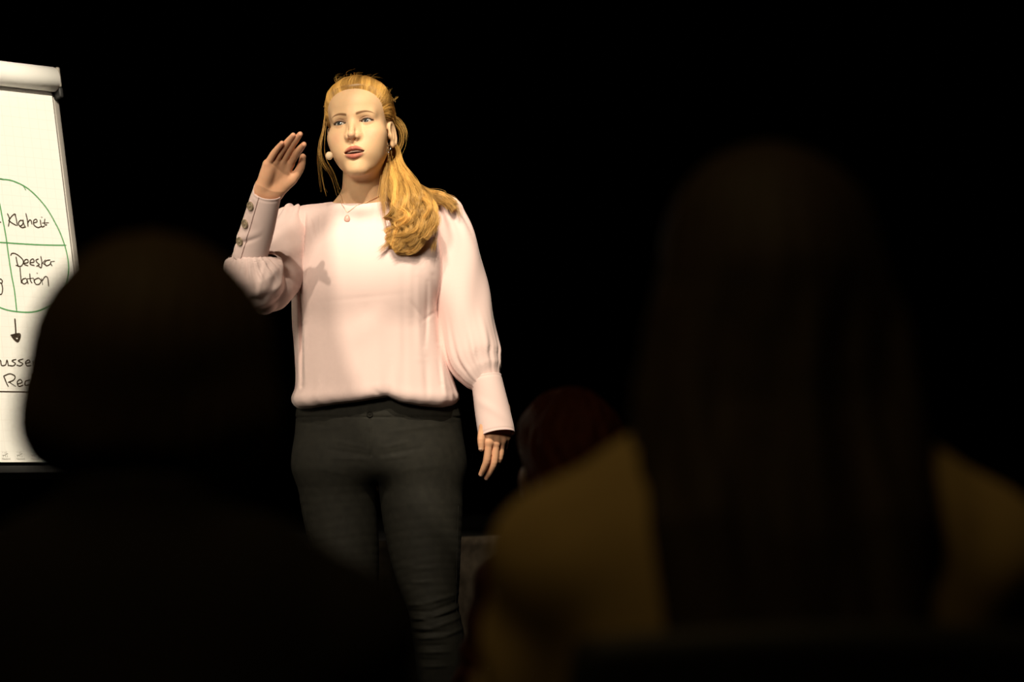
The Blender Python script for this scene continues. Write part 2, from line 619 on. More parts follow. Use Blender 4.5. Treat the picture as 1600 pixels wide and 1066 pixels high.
# ------------------------------------------------------------------ hand
class Hand:
    MCP = [(78, 25, 0), (81, 6, -2), (76, -12.5, -1), (67, -29, 2)]
    LEN = [(40, 23, 20), (44, 27, 21), (40, 25, 21), (31, 18, 18)]
    RAD = [(9.0, 8.2, 7.5, 5.7), (9.2, 8.3, 7.6, 5.8), (8.8, 7.9, 7.2, 5.5), (7.7, 6.9, 6.2, 4.8)]

    def __init__(self, o, L, Wd, N, bends, splay, thumb, thumb_r=(11.5, 10, 8.8, 6.4), s=1.0):
        self.o = np.asarray(o, float)
        L = np.asarray(L, float); L = L / np.linalg.norm(L)
        Wd = np.asarray(Wd, float); Wd = Wd - L * (Wd @ L); Wd = Wd / np.linalg.norm(Wd)
        N = np.asarray(N, float); N = N - L * (N @ L) - Wd * (N @ Wd); N = N / np.linalg.norm(N)
        self.R = np.stack([L, Wd, N]); self.s = s
        self.fing = []
        for i in range(4):
            p = np.array(self.MCP[i], float)
            ang = 0.0
            sp = math.radians(splay[i])
            pts = [p.copy()]
            for j in range(3):
                ang += math.radians(bends[i][j])
                d = np.array([math.cos(ang) * math.cos(sp), math.sin(sp), math.sin(ang)])
                d /= np.linalg.norm(d)
                p = p + d * self.LEN[i][j]
                pts.append(p.copy())
            self.fing.append(np.array(pts))
        self.thumb = np.array(thumb, float); self.thumb_r = thumb_r
        allp = np.vstack(self.fing + [self.thumb, [[-45, 30, 0], [-45, -30, 0]]])
        Wp = self.world(allp)
        self.lo = Wp.min(0) - 0.02; self.hi = Wp.max(0) + 0.02

    def world(self, q):
        return self.o + (np.asarray(q, float) * self.s / 1000) @ self.R

    def local(self, p):
        return ((p - self.o.astype(np.float32)) @ self.R.T.astype(np.float32)) * np.float32(1000 / self.s)

    def f(self, p):
        q = self.local(p)
        # palm
        d = None
        for i in range(4):
            m = np.array(self.MCP[i], float)
            a = np.array([4.0, m[1] * 0.62, 0.0])
            e = cone(q, a, m, 14.0, 9.8)
            d = e if d is None else smin(d, e, 12)
        d = smin(d, ell_cyl(q), 24)
        d = smin(d, ell(q, (36, -22, 6), (30, 11, 11)), 12)
        t = self.thumb
        th = chain(q, catmull(t, 10), np.interp(np.linspace(0, 3, 10), range(4), self.thumb_r))
        d = smin(d, cone(q, (14, 16, 5), t[1] * 0.9, 14, 11), 14)
        d = smin(d, th, 7)
        # fingers
        for i in range(4):
            pts, r = self.fing[i], self.RAD[i]
            P = catmull(pts, 13); rr = np.interp(np.linspace(0, 3, 13), range(4), r) + 0.35 * np.exp(-((np.linspace(0, 3, 13) - 1) / 0.3) ** 2)
            fd = chain(q, P, rr)
            d = smin(d, fd, 5.0) if i == 0 else smin2(d, fd, q, pts[0], 5.0)
        return d * np.float32(self.s / 1000)

    def colors(self, V):
        q = self.local(V.astype(np.float32)).astype(float)
        col = np.tile(np.array([0.84, 0.45, 0.27]), (len(V), 1))

        def mix(m, c):
            nonlocal col
            col = col * (1 - m[:, None]) + np.array(c) * m[:, None]
        for i in range(4):
            pts = self.fing[i]
            mix(0.35 * np.exp(-(np.linalg.norm(q - pts[3], axis=1) / 10) ** 2), (0.80, 0.36, 0.26))
            mix(0.28 * np.exp(-(np.linalg.norm(q - pts[0], axis=1) / 9) ** 2), (0.72, 0.33, 0.23))
            mix(0.28 * np.exp(-(np.linalg.norm(q - pts[1], axis=1) / 6) ** 2), (0.70, 0.32, 0.22))
        return col


def ell_cyl(q):
    """flattened wrist"""
    r = np.sqrt((q[:, 1] / 1.5) ** 2 + q[:, 2] ** 2 + np.minimum(q[:, 0] + 16, 0) ** 2 * 0.5) - 15.5
    return np.maximum(r, q[:, 0] - 8)


def smin2(a, b, q, c, k):
    """blend only near the knuckle so that neighbouring fingers stay apart"""
    w = np.exp(-(np.sqrt(np.sum((q - np.asarray(c, np.float32)) ** 2, 1)) / 16) ** 2)
    kk = 1.6 + (k - 1.6) * w
    h = np.maximum(kk - np.abs(a - b), 0) / kk
    return np.minimum(a, b) - h * h * kk * 0.25

# ------------------------------------------------------------------ materials of the scene
M = {}
M['skin'] = mat('skin', (0.8, 0.5, 0.35), 0.5, 0.22, attr='Col', sss=0.12)
M['pink'] = mat('pink_crepe', (0.85, 0.635, 0.60), 0.75, 0.2, sheen=0.15, bump=(900, 0.15, 0.0006))
M['jeans'] = mat('black_denim', (0.0165, 0.0150, 0.0110), 0.75, 0.2, noise=(60, 0.18), bump=(1500, 0.35, 0.0006))
M['seam'] = mat('black_thread', (0.012, 0.011, 0.009), 0.9, 0.1)
M['white_eye'] = mat('eye_white', (0.50, 0.44, 0.38), 0.15, 0.5)
M['teeth'] = mat('teeth', (0.85, 0.78, 0.66), 0.3, 0.5)
M['horn'] = mat('horn_button', (0.30, 0.22, 0.14), 0.3, 0.5, noise=(160, 0.45))
M['silver'] = mat('silver', (0.75, 0.72, 0.68), 0.25, 0.5, metal=1.0)
M['gold'] = mat('gold_chain', (0.80, 0.52, 0.30), 0.3, 0.5, metal=1.0)
M['rose'] = mat('rose_pendant', (0.62, 0.36, 0.30), 0.35, 0.4)
M['foam'] = mat('beige_foam', (0.80, 0.60, 0.40), 0.95, 0.1, bump=(700, 0.5, 0.0008))
M['boom'] = mat('beige_boom', (0.50, 0.34, 0.22), 0.5, 0.3)
M['nail'] = mat('finger_nail', (0.80, 0.48, 0.34), 0.25, 0.5)
M['black'] = mat('black_leather', (0.012, 0.011, 0.010), 0.5, 0.3)


def hair_mat(name, a, b, rough=0.38):
    m = bpy.data.materials.new(name)
    m.use_nodes = True
    nt = m.node_tree
    p = nt.nodes['Principled BSDF']
    p.inputs['Roughness'].default_value = rough
    p.inputs['Specular IOR Level'].default_value = 0.35
    at = nt.nodes.new('ShaderNodeAttribute')
    at.attribute_name = 'tone'
    r = nt.nodes.new('ShaderNodeValToRGB')
    r.color_ramp.elements[0].color = (*a, 1)
    r.color_ramp.elements[1].color = (*b, 1)
    nt.links.new(at.outputs['Fac'], r.inputs['Fac'])
    nt.links.new(r.outputs['Color'], p.inputs['Base Color'])
    return m


M['blond'] = hair_mat('golden_blond_hair', (0.22, 0.10, 0.022), (0.98, 0.58, 0.16))


def strands(name, P, r, tone, m, parent, taper=0.25):
    """hair: P (n, k, 3) world points"""
    n, k, _ = P.shape
    cu = bpy.data.hair_curves.new(name)
    cu.add_curves([k] * n)
    base = wloc(parent) if parent is not None else 0
    cu.attributes['position'].data.foreach_set('vector', (P - base).astype(np.float32).ravel())
    ra = cu.attributes.get('radius') or cu.attributes.new('radius', 'FLOAT', 'POINT')
    t = np.linspace(0, 1, k)
    rr = r * (1 - (1 - taper) * t ** 2)
    ra.data.foreach_set('value', np.tile(rr, n).astype(np.float32))
    ta = cu.attributes.new('tone', 'FLOAT', 'CURVE')
    ta.data.foreach_set('value', np.asarray(tone, np.float32))
    cu.materials.append(m)
    o = bpy.data.objects.new(name, cu)
    C.objects.link(o)
    if parent is not None: o.parent = parent
    o['kind'] = 'stuff'
    return o


# ------------------------------------------------------------------ the speaker
FLOOR_Z = 0.27                     # stage floor she stands on
woman = empty('person', (-0.27, 6.03, FLOOR_Z))
tag(woman, 'blond woman speaking on stage in a pink blouse, one hand raised beside her face', 'person')

HR = frame(-10, 5, 5.5)
HO = W(551.5, 191, 5.90) - 0.077 * HR[1]
hd_f = lambda p: head_mm(to_head(p, HO, HR)) / np.float32(1000)
hd_lo, hd_hi = HO + np.array([-0.10, -0.13, -0.14]), HO + np.array([0.10, 0.14, 0.14])

SH_R, SH_L = W(468, 360, 6.04), W(684, 340, 6.05)
EL_R, WR_R = W(388, 442, 5.80), W(419, 302, 5.69)
EL_L, WR_L = W(744, 505, 6.04), W(775.5, 638, 5.965)
HIP_R, HIP_L = W(526, 700, 6.06), W(656, 700, 6.06)
KN_R, KN_L = W(548, 950, 6.03), W(678, 955, 5.99)
AN_R, AN_L = W(560, 1188, 6.12), W(704, 1188, 6.08)
NECK = W(568, 340, 6.06)

hand_R = Hand(WR_R, (0.37, -0.36, 0.86), (0.80, 0.52, -0.13), (0.42, -0.76, -0.49),
              [(30, 8, 4), (22, 6, 4), (18, 6, 4), (14, 8, 4)], (-7, -2.5, 2, 3.5),
              [(14, 19, 4), (48, 40, 10), (80, 48, 9), (104, 44, 8)])
hand_L = Hand(WR_L, (0.03, -0.04, -1), (-0.80, -0.60, 0.0), (-0.60, 0.80, 0.0),
              [(12, 20, 10), (12, 24, 12), (16, 30, 14), (24, 36, 16)], (0, 0, 0, 0),
              [(14, 17, 4), (46, 36, 4), (72, 44, 3), (94, 43, 5)], s=1.0)


def body_main(p):
    nb = from_head((0, -18, -62), HO, HR)
    d = cone(p, nb, NECK, 0.047, 0.052)
    d = smin(d, cone(p, from_head((0, 20, -85), HO, HR), W(566, 322, 5.99), 0.022, 0.03), 0.05)
    d = smin(d, chain(p, [W(535, 352, 6.07), W(568, 336, 6.08), W(600, 348, 6.07)], [0.033, 0.043, 0.033]), 0.05)
    d = smin(d, chain(p, [SH_R + [0.02, 0, -0.03], W(568, 352, 6.06), SH_L + [-0.02, 0, -0.03]], [0.035, 0.06, 0.035]), 0.05)
    q = p - np.asarray(W(575, 440, 6.05), np.float32)
    d = smin(d, ell(q, (0, 0, 0), (0.125, 0.09, 0.20)), 0.05)
    d = smin(d, ell(p, W(585, 580, 6.06), (0.12, 0.085, 0.16)), 0.05)
    d = smin(d, ell(p, W(590, 690, 6.07), (0.165, 0.10, 0.12)), 0.05)
    d = smin(d, chain(p, [SH_R, EL_R, WR_R], [0.034, 0.030, 0.0225]), 0.02)
    d = smin(d, chain(p, [SH_L, EL_L, WR_L], [0.034, 0.030, 0.018]), 0.02)
    return smin(d, legs_b(p), 0.03)


def body_legs(p):
    d = None
    for h, k, a in ((HIP_R, KN_R, AN_R), (HIP_L, KN_L, AN_L)):
        e = smin(chain(p, [h, k, a], [0.072, 0.045, 0.032]), chain(p, [a, a + [0, 0.02, -0.05], a + [0, -0.13, -0.055]], [0.03, 0.028, 0.02]), 0.02)
        d = e if d is None else np.minimum(d, e)
    return d


legs_b = boxed(body_legs, [-0.55, 5.85, FLOOR_Z], [-0.06, 6.2, 1.2])
hd_b = boxed(hd_f, hd_lo, hd_hi)
hr_b = boxed(hand_R.f, hand_R.lo, hand_R.hi)
hl_b = boxed(hand_L.f, hand_L.lo, hand_L.hi)


def body_f(p):
    d = body_main(p)
    d = smin(d, hd_b(p), 0.014)
    d = smin(d, hr_b(p), 0.008)
    return smin(d, hl_b(p), 0.008)


lo = np.array([-0.75, 5.45, FLOOR_Z - 0.02]); hi = np.array([0.12, 6.35, 2.0])
BV, BF = nets(body_f, lo, hi, 0.0022)


def face_mask(V, F):
    c = V[F].mean(1).astype(np.float32)
    q = to_head(c, HO, HR)
    a = (q[:, 1] > 25) & (np.abs(q[:, 0]) < 95) & (q[:, 2] > -122) & (q[:, 2] < 75)
    for h in (hand_R, hand_L):
        a |= ((c > h.lo) & (c < h.hi)).all(1) & (h.f(c) < 0.006)
    return a


BV, BQ, BN = refine(BV, BF, face_mask(BV, BF), body_f, 0.0011)
body = obj_mixed('body', BV, BQ, BN, M['skin'], woman)
V32 = BV.astype(np.float32)
q = to_head(V32, HO, HR).astype(float)
col = skin_colors(q, BV)
far = np.linalg.norm(q, axis=1) > 160
col[far] = (0.70, 0.445, 0.26)
for h in (hand_R, hand_L):
    m = ((V32 > h.lo - 0.03) & (V32 < h.hi + 0.03)).all(1)
    lq = np.clip((h.local(V32[m])[:, 0] + 40) / 40, 0, 1)[:, None]
    col[m] = h.colors(V32[m]) * lq + col[m] * (1 - lq)
set_col(body, col)


# eyes: ball, iris and pupil as rings of the ball
def eye(sgn, look):
    c = from_head((sgn * EYE_X, EYE_F, 0), HO, HR)
    d = np.array([math.sin(math.radians(look[0])), math.cos(math.radians(look[0])), math.sin(math.radians(look[1]))])
    d /= np.linalg.norm(d)
    d = d @ HR
    a = np.cross(d, [0, 0, 1.0]); a /= np.linalg.norm(a); b = np.cross(a, d)

    def zone(t0, t1, n, bulge=0.0):
        V, F = [], []
        for i in range(n + 1):
            t = t0 + (t1 - t0) * i / n
            for j in range(32):
                ph = 2 * math.pi * j / 32
                r = EYE_R / 1000 + bulge
                V.append(c + r * (math.cos(t) * d + math.sin(t) * (math.cos(ph) * a + math.sin(ph) * b)))
        for i in range(n):
            for j in range(32):
                F.append((i * 32 + j, i * 32 + (j + 1) % 32, (i + 1) * 32 + (j + 1) % 32, (i + 1) * 32 + j))
        return V, F
    e = obj('eye', *zone(math.radians(28), math.pi, 18), M['white_eye'], woman)
    ir = obj('iris', *zone(math.radians(10), math.radians(28.5), 6), M['iris'], e)
    obj('pupil', *zone(0.0, math.radians(10.5), 4), M['pupil'], e)
    return e


M['iris'] = mat('grey_blue_iris', (0.06, 0.062, 0.058), 0.1, 0.6, noise=(900, 0.5))
M['pupil'] = mat('pupil', (0.01, 0.01, 0.012), 0.05, 0.6)
for sgn in (-1, 1):
    eye(sgn, (-4, 5))

# upper teeth, one arch with the gaps between the teeth cut in
V, F = [], []
nt_ = 10
parts = []
for i in range(nt_):
    a = (i - (nt_ - 1) / 2) * 0.26
    cq = (22 * math.sin(a), 62.5 + 22 * math.cos(a), -67.8)
    t = np.array([math.cos(a), -math.sin(a), 0.0]); nn = np.array([math.sin(a), math.cos(a), 0.0])
    ax = np.stack([t @ HR, nn @ HR, HR[2]])
    wd = [8.0, 6.4, 7.0, 6.6, 6.6][int(abs(i - 4.5))] * 0.86
    parts.append(box_mesh(from_head(cq, HO, HR), (wd / 1000, 0.005, 0.0085 if abs(i - 4.5) < 1 else 0.0080), ax, 0.0010))
obj('upper_teeth', *join(parts), M['teeth'], woman)

# eyelashes
L = []
for sgn in (-1, 1):
    for i in range(70):
        u = -12.0 + 26.5 * i / 69 + 0.25 * math.sin(i * 7.7)
        up, lo_ = lid_curves(np.array([u]), LID_TILT * sgn + 0.02)
        z = up[0] + 0.3
        x = sgn * (EYE_X + u)
        f0 = EYE_F + math.sqrt(max(1.0, (EYE_R + 1.2) ** 2 - u * u * 0.86 - z * z))
        ln = (3.6 + 2.4 * max(0, u) / 14) * (0.8 + 0.25 * math.sin(i * 3.3 + sgn))
        tip = (x + sgn * (u * 0.16) + 0.5 * math.sin(i * 5.1), f0 + ln * 0.75, z + ln * 0.55)
        midp = (x + sgn * u * 0.05, f0 + ln * 0.5, z + ln * 0.12)
        L.append([from_head(v, HO, HR) for v in ((x, f0, z), midp, tip)])
M['lash'] = hair_mat('dark_lash', (0.02, 0.013, 0.01), (0.03, 0.02, 0.015))
strands('eyelashes', np.array(L), 0.00022, np.zeros(len(L)), M['lash'], woman, 0.3)


# finger nails: small curved plates on the last joints
def nails(h):
    for i in range(4):
        a, b = h.fing[i][2], h.fing[i][3]
        d = (b - a) / np.linalg.norm(b - a)
        s = np.array([0, 1.0, 0]); s -= d * (s @ d); s /= np.linalg.norm(s)
        n = np.cross(s, d); n = n if n[2] < 0 else -n
        nail(h, b, d, s, n, h.RAD[i][3])
    a, b = h.thumb[2], h.thumb[3]
    d = (b - a) / np.linalg.norm(b - a)
    s = np.array([0.0, 0.35, 1.0]); s -= d * (s @ d); s /= np.linalg.norm(s)
    n = np.cross(s, d); n = n if n[1] > 0 else -n
    nail(h, b, d, s, n, h.thumb_r[3] + 0.2)


def nail(h, b, d, s, n, r):
    V, F = [], []
    for i in range(7):
        t = -7.0 + 9.6 * i / 6
        wd = 0.80 * (1 - 0.25 * (max(0, t - 2) / 4) ** 2)
        for j in range(7):
            a = (j - 3) / 3 * wd
            rr = r + 0.18 - 0.35 * max(0, t - 1.5)
            V.append(h.world(b + d * t + rr * (math.sin(a) * s + math.cos(a) * n)))
    for i in range(6):
        for j in range(6):
            F.append((i * 7 + j, i * 7 + j + 1, i * 7 + j + 8, i * 7 + j + 7))
    o = obj('finger_nail', V, F, M['nail'], woman)
    md = o.modifiers.new('t', 'SOLIDIFY'); md.thickness = 0.0003; md.offset = 0


nails(hand_R)
nails(hand_L)


# ------------------------------------------------------------------ blouse
def px_rows(rows, Y):
    """rows (py, left px, right px, depth) -> tables of z, centre x, half width, half depth"""
    r = []
    for py, l, rr, dp in rows:
        a, b = W(l, py, Y), W(rr, py, Y)
        r.append((a[2], (a[0] + b[0]) / 2, (b[0] - a[0]) / 2, dp))
    r = np.array(sorted(r))
    return catmull(r, 64).T


TB = px_rows([(318, 490, 672, 0.070), (350, 473, 684, 0.088), (400, 467, 681, 0.112), (450, 457, 684, 0.124), (500, 456, 688, 0.122),
              (550, 460, 697, 0.122), (600, 462, 711, 0.128), (622, 456, 718, 0.134), (640, 455, 720, 0.134), (690, 455, 720, 0.13)], 6.03)
HEM_X = [W(p, 630, 5.92)[0] for p in (450, 462, 520, 562, 585, 606, 622, 655, 690, 722)]
HEM_Z = [W(590, p, 5.92)[2] for p in (640, 641, 632, 627, 623, 620, 628, 634, 637, 635)]


def superloft(p, tab, cy, n=2.8):
    z = p[:, 2]
    cx = np.interp(z, tab[0], tab[1]); hw = np.interp(z, tab[0], tab[2]); hd = np.interp(z, tab[0], tab[3])
    x = np.abs(p[:, 0] - cx) / hw; y = np.abs(p[:, 1] - cy) / hd
    r = (x ** n + y ** n + 1e-9) ** (1 / n)
    return ((r - 1) * np.minimum(hw, hd)).astype(np.float32)


def seg2(p, a, b):
    """distance in the front view to a line given in photograph pixels at Y 5.92"""
    A, B = W(*a, 5.92), W(*b, 5.92)
    A = A[[0, 2]]; B = B[[0, 2]]
    ab = B - A
    q = p[:, [0, 2]] - A
    t = np.clip(q @ ab / (ab @ ab), 0, 1)
    return np.sqrt(np.sum((q - t[:, None] * ab) ** 2, 1)), t


CREASES = [  # line, depth mm, width mm
    ((470, 395), (473, 500), -3.0, 7), ((473, 500), (474, 596), -3.5, 7), ((467, 385), (469, 604), 9.0, 5),
    ((640, 470), (662, 500), 1.0, 5), ((657, 503), (688, 478), 1.0, 4), ((652, 430), (655, 560), -2.6, 8), ((668, 440), (664, 540), 2.8, 5),
    ((676, 430), (690, 600), 3.4, 6), ((684, 540), (698, 625), -4.0, 6), ((664, 560), (668, 632), 3.0, 8), ((642, 400), (640, 500), -1.6, 9), ((630, 420), (632, 620), 1.4, 8), ((592, 470), (588, 600), -1.0, 14), ((520, 440), (516, 560), 0.8, 10),
    ((500, 472), (642, 458), 0.35, 6), ((540, 540), (610, 480), -1.5, 25), ((627, 480), (620, 625), -1.4, 14), ((610, 560), (604, 625), 1.2, 9),
    ((560, 585), (566, 628), 1.2, 8), ((585, 610), (604, 624), 2.0, 6), ((606, 622), (626, 634), 3.0, 6), ((500, 600), (505, 634), -1.2, 10),
    ((473, 322), (471, 400), 5.0, 4), ((480, 335), (492, 372), 1.4, 5), ((496, 330), (500, 365), -1.0, 4), ((644, 380), (662, 420), 1.5, 8), ((570, 470), (572, 520), 0.8, 12),
    ((700, 605), (712, 630), 2.5, 5), ((530, 605), (540, 632), 0.9, 7)]


def crease_sum(p, lines, front):
    """sum of creases drawn in the front view, only where the cloth faces the front"""
    out = np.zeros(len(p), np.float32)
    m = front > 0.03
    if m.any():
        pm = p[m]; acc = np.zeros(len(pm))
        for a, b, dep, wd in lines:
            s, t = seg2(pm, a, b)
            k = s < wd * 0.003
            acc[k] += dep / 1000 * np.exp(-(s[k] / (wd / 1000)) ** 2) * np.sin(np.pi * np.clip(t[k], 0.03, 0.97)) ** 0.5
        out[m] = acc * front[m]
    return out


def blouse_f(p):
    q = p.copy()
    d = superloft(q, TB, 6.045)
    d = smin(d, ell(p, W(520, 415, 5.965), (0.072, 0.050, 0.085)), 0.07)
    d = smin(d, ell(p, W(628, 415, 5.965), (0.072, 0.050, 0.085)), 0.07)
    # shoulders
    top = chain(p, [W(478, 352, 6.05), W(532, 354, 6.07), W(568, 352, 6.07), W(604, 350, 6.07), W(684, 338, 6.06)], [0.040, 0.044, 0.046, 0.046, 0.044])
    zt = W(560, 323, 6.0)[2]
    d = smax(d, (p[:, 2] - zt).astype(np.float32), 0.035)
    d = smin(d, top, 0.05)
    # creases and drape of the cloth
    front = 1 / (1 + np.exp((p[:, 1] - 6.02) / 0.02))
    d = d + crease_sum(p, CREASES, front)
    low = np.clip((1.36 - p[:, 2]) / 0.2, 0, 1)
    ang = np.arctan2(p[:, 1] - 6.045, p[:, 0] + 0.31)
    d = d + (low ** 2 * (0.0012 * np.cos(17 * ang + 1.3 + 4 * p[:, 2] + 1.5 * np.sin(5 * ang)) + 0.0009 * np.cos(31 * ang + 9 * p[:, 2] + 2 * np.sin(3 * ang)))).astype(np.float32)
    # blouson hem rolls under
    hz = np.interp(p[:, 0], HEM_X, HEM_Z).astype(np.float32)
    d = smax(d, hz - p[:, 2], 0.034)
    # neck opening
    ring = []
    for i in range(17):
        t = 2 * math.pi * i / 16
        ring.append(W(563, 331, 6.04) + np.array([0.064 * math.cos(t), -0.082 * math.sin(t), 0.004 * math.cos(t) + 0.012 * max(0, -math.sin(t))]))
    d = smin(d, chain(p, ring, [0.010] * 17), 0.035)
    op = ell(p, W(562, 308, 6.04), (0.066, 0.080, 0.036))
    d = smax(d, -op, 0.004)
    return d


blo_lo, blo_hi = np.array([-0.58, 5.84, 1.12]), np.array([-0.08, 6.26, 1.70])
V, F = nets(blouse_f, blo_lo, blo_hi, 0.003)
blouse = obj('blouse', V, F, M['pink'], woman)


def sleeve_f(pts, rad, ref, n, amp0, amp1, seed, extra=None):
    pts = [np.asarray(v) for v in pts]
    P = catmull(pts, 8 * len(pts))
    R = catmull(np.column_stack([rad, rad]), len(P))[:, 0]
    sl = np.linalg.norm(np.diff(P, axis=0), axis=1)
    T = np.concatenate([[0], np.cumsum(sl)]) / sl.sum()

    def f(p):
        d, t, a = tube_param(p, P, ref)
        r = np.interp(t, T, R)
        w1 = np.clip((t - 0.5) / 0.38, 0, 1) ** 2 * (1 - 0.75 * np.clip((t - 0.86) / 0.12, 0, 1))
        w0 = np.clip((0.25 - t) / 0.25, 0, 1) ** 1.5
        fold = amp1 * w1 * np.cos(n * a + 2.0 * np.sin(3 * t + seed) + seed) + amp0 * w0 * np.cos((n - 3) * a + seed)
        fold = fold + amp1 * 0.45 * w1 * np.cos((2 * n - 3) * a + 1.7 * seed)
        mid = np.sin(np.pi * np.clip(t, 0, 1))
        fold = fold + 0.0022 * mid * np.cos(3 * a + 9 * t + seed) + 0.0016 * mid * np.cos(5 * a - 14 * t + 2 * seed)
        d = (d - r - fold).astype(np.float32)
        if extra is not None: d = extra(p, d)
        return d
    lo = P.min(0) - max(rad) - 0.02; hi = P.max(0) + max(rad) + 0.02
    return f, lo, hi


# her left sleeve (hanging) and its cuff
SL = [W(697, 335, 6.04), W(709, 375, 6.04), W(718, 440, 6.035), W(729, 505, 6.025), W(740, 555, 6.01), W(751, 582, 5.995), W(759, 597, 5.985)]
fL, lo, hi = sleeve_f(SL, [0.041, 0.053, 0.062, 0.066, 0.066, 0.052, 0.036], (0, -1, 0), 13, 0.0036, 0.0021, 0.6)
V, F = nets(fL, lo, hi, 0.0028)
obj('sleeve', V, F, M['pink'], blouse)
# her right sleeve (raised): upper arm, and the gathered puff that hangs from the cuff around the elbow
UA = [W(457, 346, 6.04), W(445, 384, 5.98), W(430, 414, 5.92), W(415, 440, 5.86), W(404, 452, 5.83)]
fU, lo1, hi1 = sleeve_f(UA, [0.040, 0.052, 0.056, 0.055, 0.046], (0, -1, 0.2), 12, 0.0036, 0.0, 2.1)
PU = [W(391, 397, 5.757), W(391.5, 404, 5.76), W(394, 418, 5.775), W(400, 440, 5.80), W(408, 462, 5.82), W(413, 474, 5.83)]
fP, lo2, hi2 = sleeve_f(PU[::-1], [0.026, 0.050, 0.066, 0.066, 0.046, 0.022], (0, -1, 0.2), 17, 0.0, 0.0026, 0.9)


def fR(p):
    d = smin(fU(p), chain(p, [W(456, 390, 6.0), W(442, 438, 5.93), W(424, 455, 5.87)], [0.040, 0.044, 0.046]), 0.03)
    d = smin(d, fP(p), 0.014)
    for a, b, dep, wd in (((428, 412), (414, 478), -2.4, 5), ((421, 420), (405, 480), 1.6, 7), ((436, 440), (436, 485), 2.2, 6), ((352, 400), (375, 470), 2.0, 7),
                          ((385, 420), (392, 480), -1.2, 9), ((368, 402), (352, 440), -2.2, 6), ((445, 385), (448, 450), 1.2, 8)):
        s, t = seg2(p, a, b)
        d = d + (dep / 1000 * (p[:, 1] < 5.9) * np.exp(-(s / (wd / 1000)) ** 2) * np.sin(np.pi * np.clip(t, 0.03, 0.97)) ** 0.5).astype(np.float32)
    return d


V, F = nets(fR, np.minimum(lo1, lo2), np.maximum(hi1, hi2), 0.0026)
obj('sleeve', V, F, M['pink'], blouse)


def cuff(a, b, ra, rb, ref, open_b, seam, folds):
    """fitted cuff from the gathered end a to the wrist end b: a band that laps over itself at angle seam, sewn edges and all"""
    a, b = np.asarray(a), np.asarray(b)
    L = np.linalg.norm(b - a)
    T = (b - a) / L
    N = np.asarray(ref, float); N = N - T * (N @ T); N /= np.linalg.norm(N)
    B = np.cross(T, N)

    def at(t, u):
        """t 0..1 along the cuff, u angle past the seam, 0 .. 2 pi + lap"""
        an = seam + u
        r = ra + (rb - ra) * t
        r = r + folds(t, an)
        r = r + 0.0030 * np.clip((u - 5.6) / 0.68, 0, 1) - 0.0012 * np.exp(-((t - 0.965) / 0.012) ** 2) - 0.0010 * np.exp(-((t - 0.03) / 0.02) ** 2)
        ax = -0.004 + (L + 0.004 + open_b(an)) * t
        return a + ax * T + r * (np.cos(an) * N + np.sin(an) * B)
    nt, nu = 60, 170
    lap = 0.42
    V = np.array([at(i / (nt - 1), (2 * math.pi + lap) * j / (nu - 1)) for i in range(nt) for j in range(nu)])
    F = np.array([(i * nu + j, i * nu + j + 1, (i + 1) * nu + j + 1, (i + 1) * nu + j) for i in range(nt - 1) for j in range(nu - 1)])
    o = obj('cuff', V, F, M['pink'], blouse)
    md = o.modifiers.new('cloth', 'SOLIDIFY'); md.thickness = 0.0016; md.offset = -1
    return at, N, B


def folds_L(t, an):
    return 0.0010 * math.cos(2 * an + 5 * t) + 0.0020 * math.exp(-((t - 0.62 + 0.25 * math.sin(an)) / 0.10) ** 2) * max(0, math.cos(an + 0.2)) - 0.003 * t * t * math.cos(2 * an)


def folds_R(t, an):
    s = 0.33 + 0.17 * math.sin(an + 0.1)
    k = max(0, math.cos(an + 0.9))
    return 0.0008 * math.cos(2 * an + 6 * t) - 0.0030 * math.exp(-((t - s) / 0.035) ** 2) * k + 0.0020 * math.exp(-((t - s - 0.09) / 0.06) ** 2) * k + 0.0010 * math.exp(-((t - 0.62 + 0.2 * math.sin(an)) / 0.08) ** 2) * k


cuff(W(760, 592, 5.985), W(776.5, 681, 5.958), 0.0370, 0.0400, (0, -1, 0), lambda a: -0.005 * math.cos(a), 2.6, folds_L)
CA, CB = W(391, 399, 5.765), W(417.5, 302, 5.69)
SEAM = -0.66
atR, NR, BR = cuff(CA, CB, 0.0395, 0.0330, (0, -1, 0.2), lambda a: 0.015 * max(0, math.cos(a + 2.2)) + 0.004 * max(0, math.sin(a)), SEAM, folds_R)


def button(c, n, r, parent):
    """round horn button: dished face with a rim and four holes' hollow, turned about n"""
    n = np.asarray(n, float) / np.linalg.norm(n)
    a = np.cross(n, [0, 0, 1.0]); a /= np.linalg.norm(a); b = np.cross(n, a)
    prof = [(0.0, 0.30), (0.22, 0.30), (0.30, 0.20), (0.62, 0.20), (0.74, 0.36), (0.88, 0.38), (0.98, 0.28), (1.0, 0.10), (0.9, 0.0), (0.0, -0.02)]
    V, F = [], []
    k = 24
    for rr, h in prof:
        for j in range(k):
            t = 2 * math.pi * j / k
            V.append(c + r * (rr * (math.cos(t) * a + math.sin(t) * b) + h * n))
    for i in range(len(prof) - 1):
        for j in range(k):
            F.append((i * k + j, i * k + (j + 1) % k, (i + 1) * k + (j + 1) % k, (i + 1) * k + j))
    return obj('button', V, F, M['horn'], parent)


for t in (0.82, 0.545, 0.27):
    u = 2 * math.pi + 0.42 - 0.36
    c = atR(t, u); n = c - (CA + (CB - CA) * t); n /= np.linalg.norm(n)
    button(c + n * 0.0008, n, 0.0106, blouse)

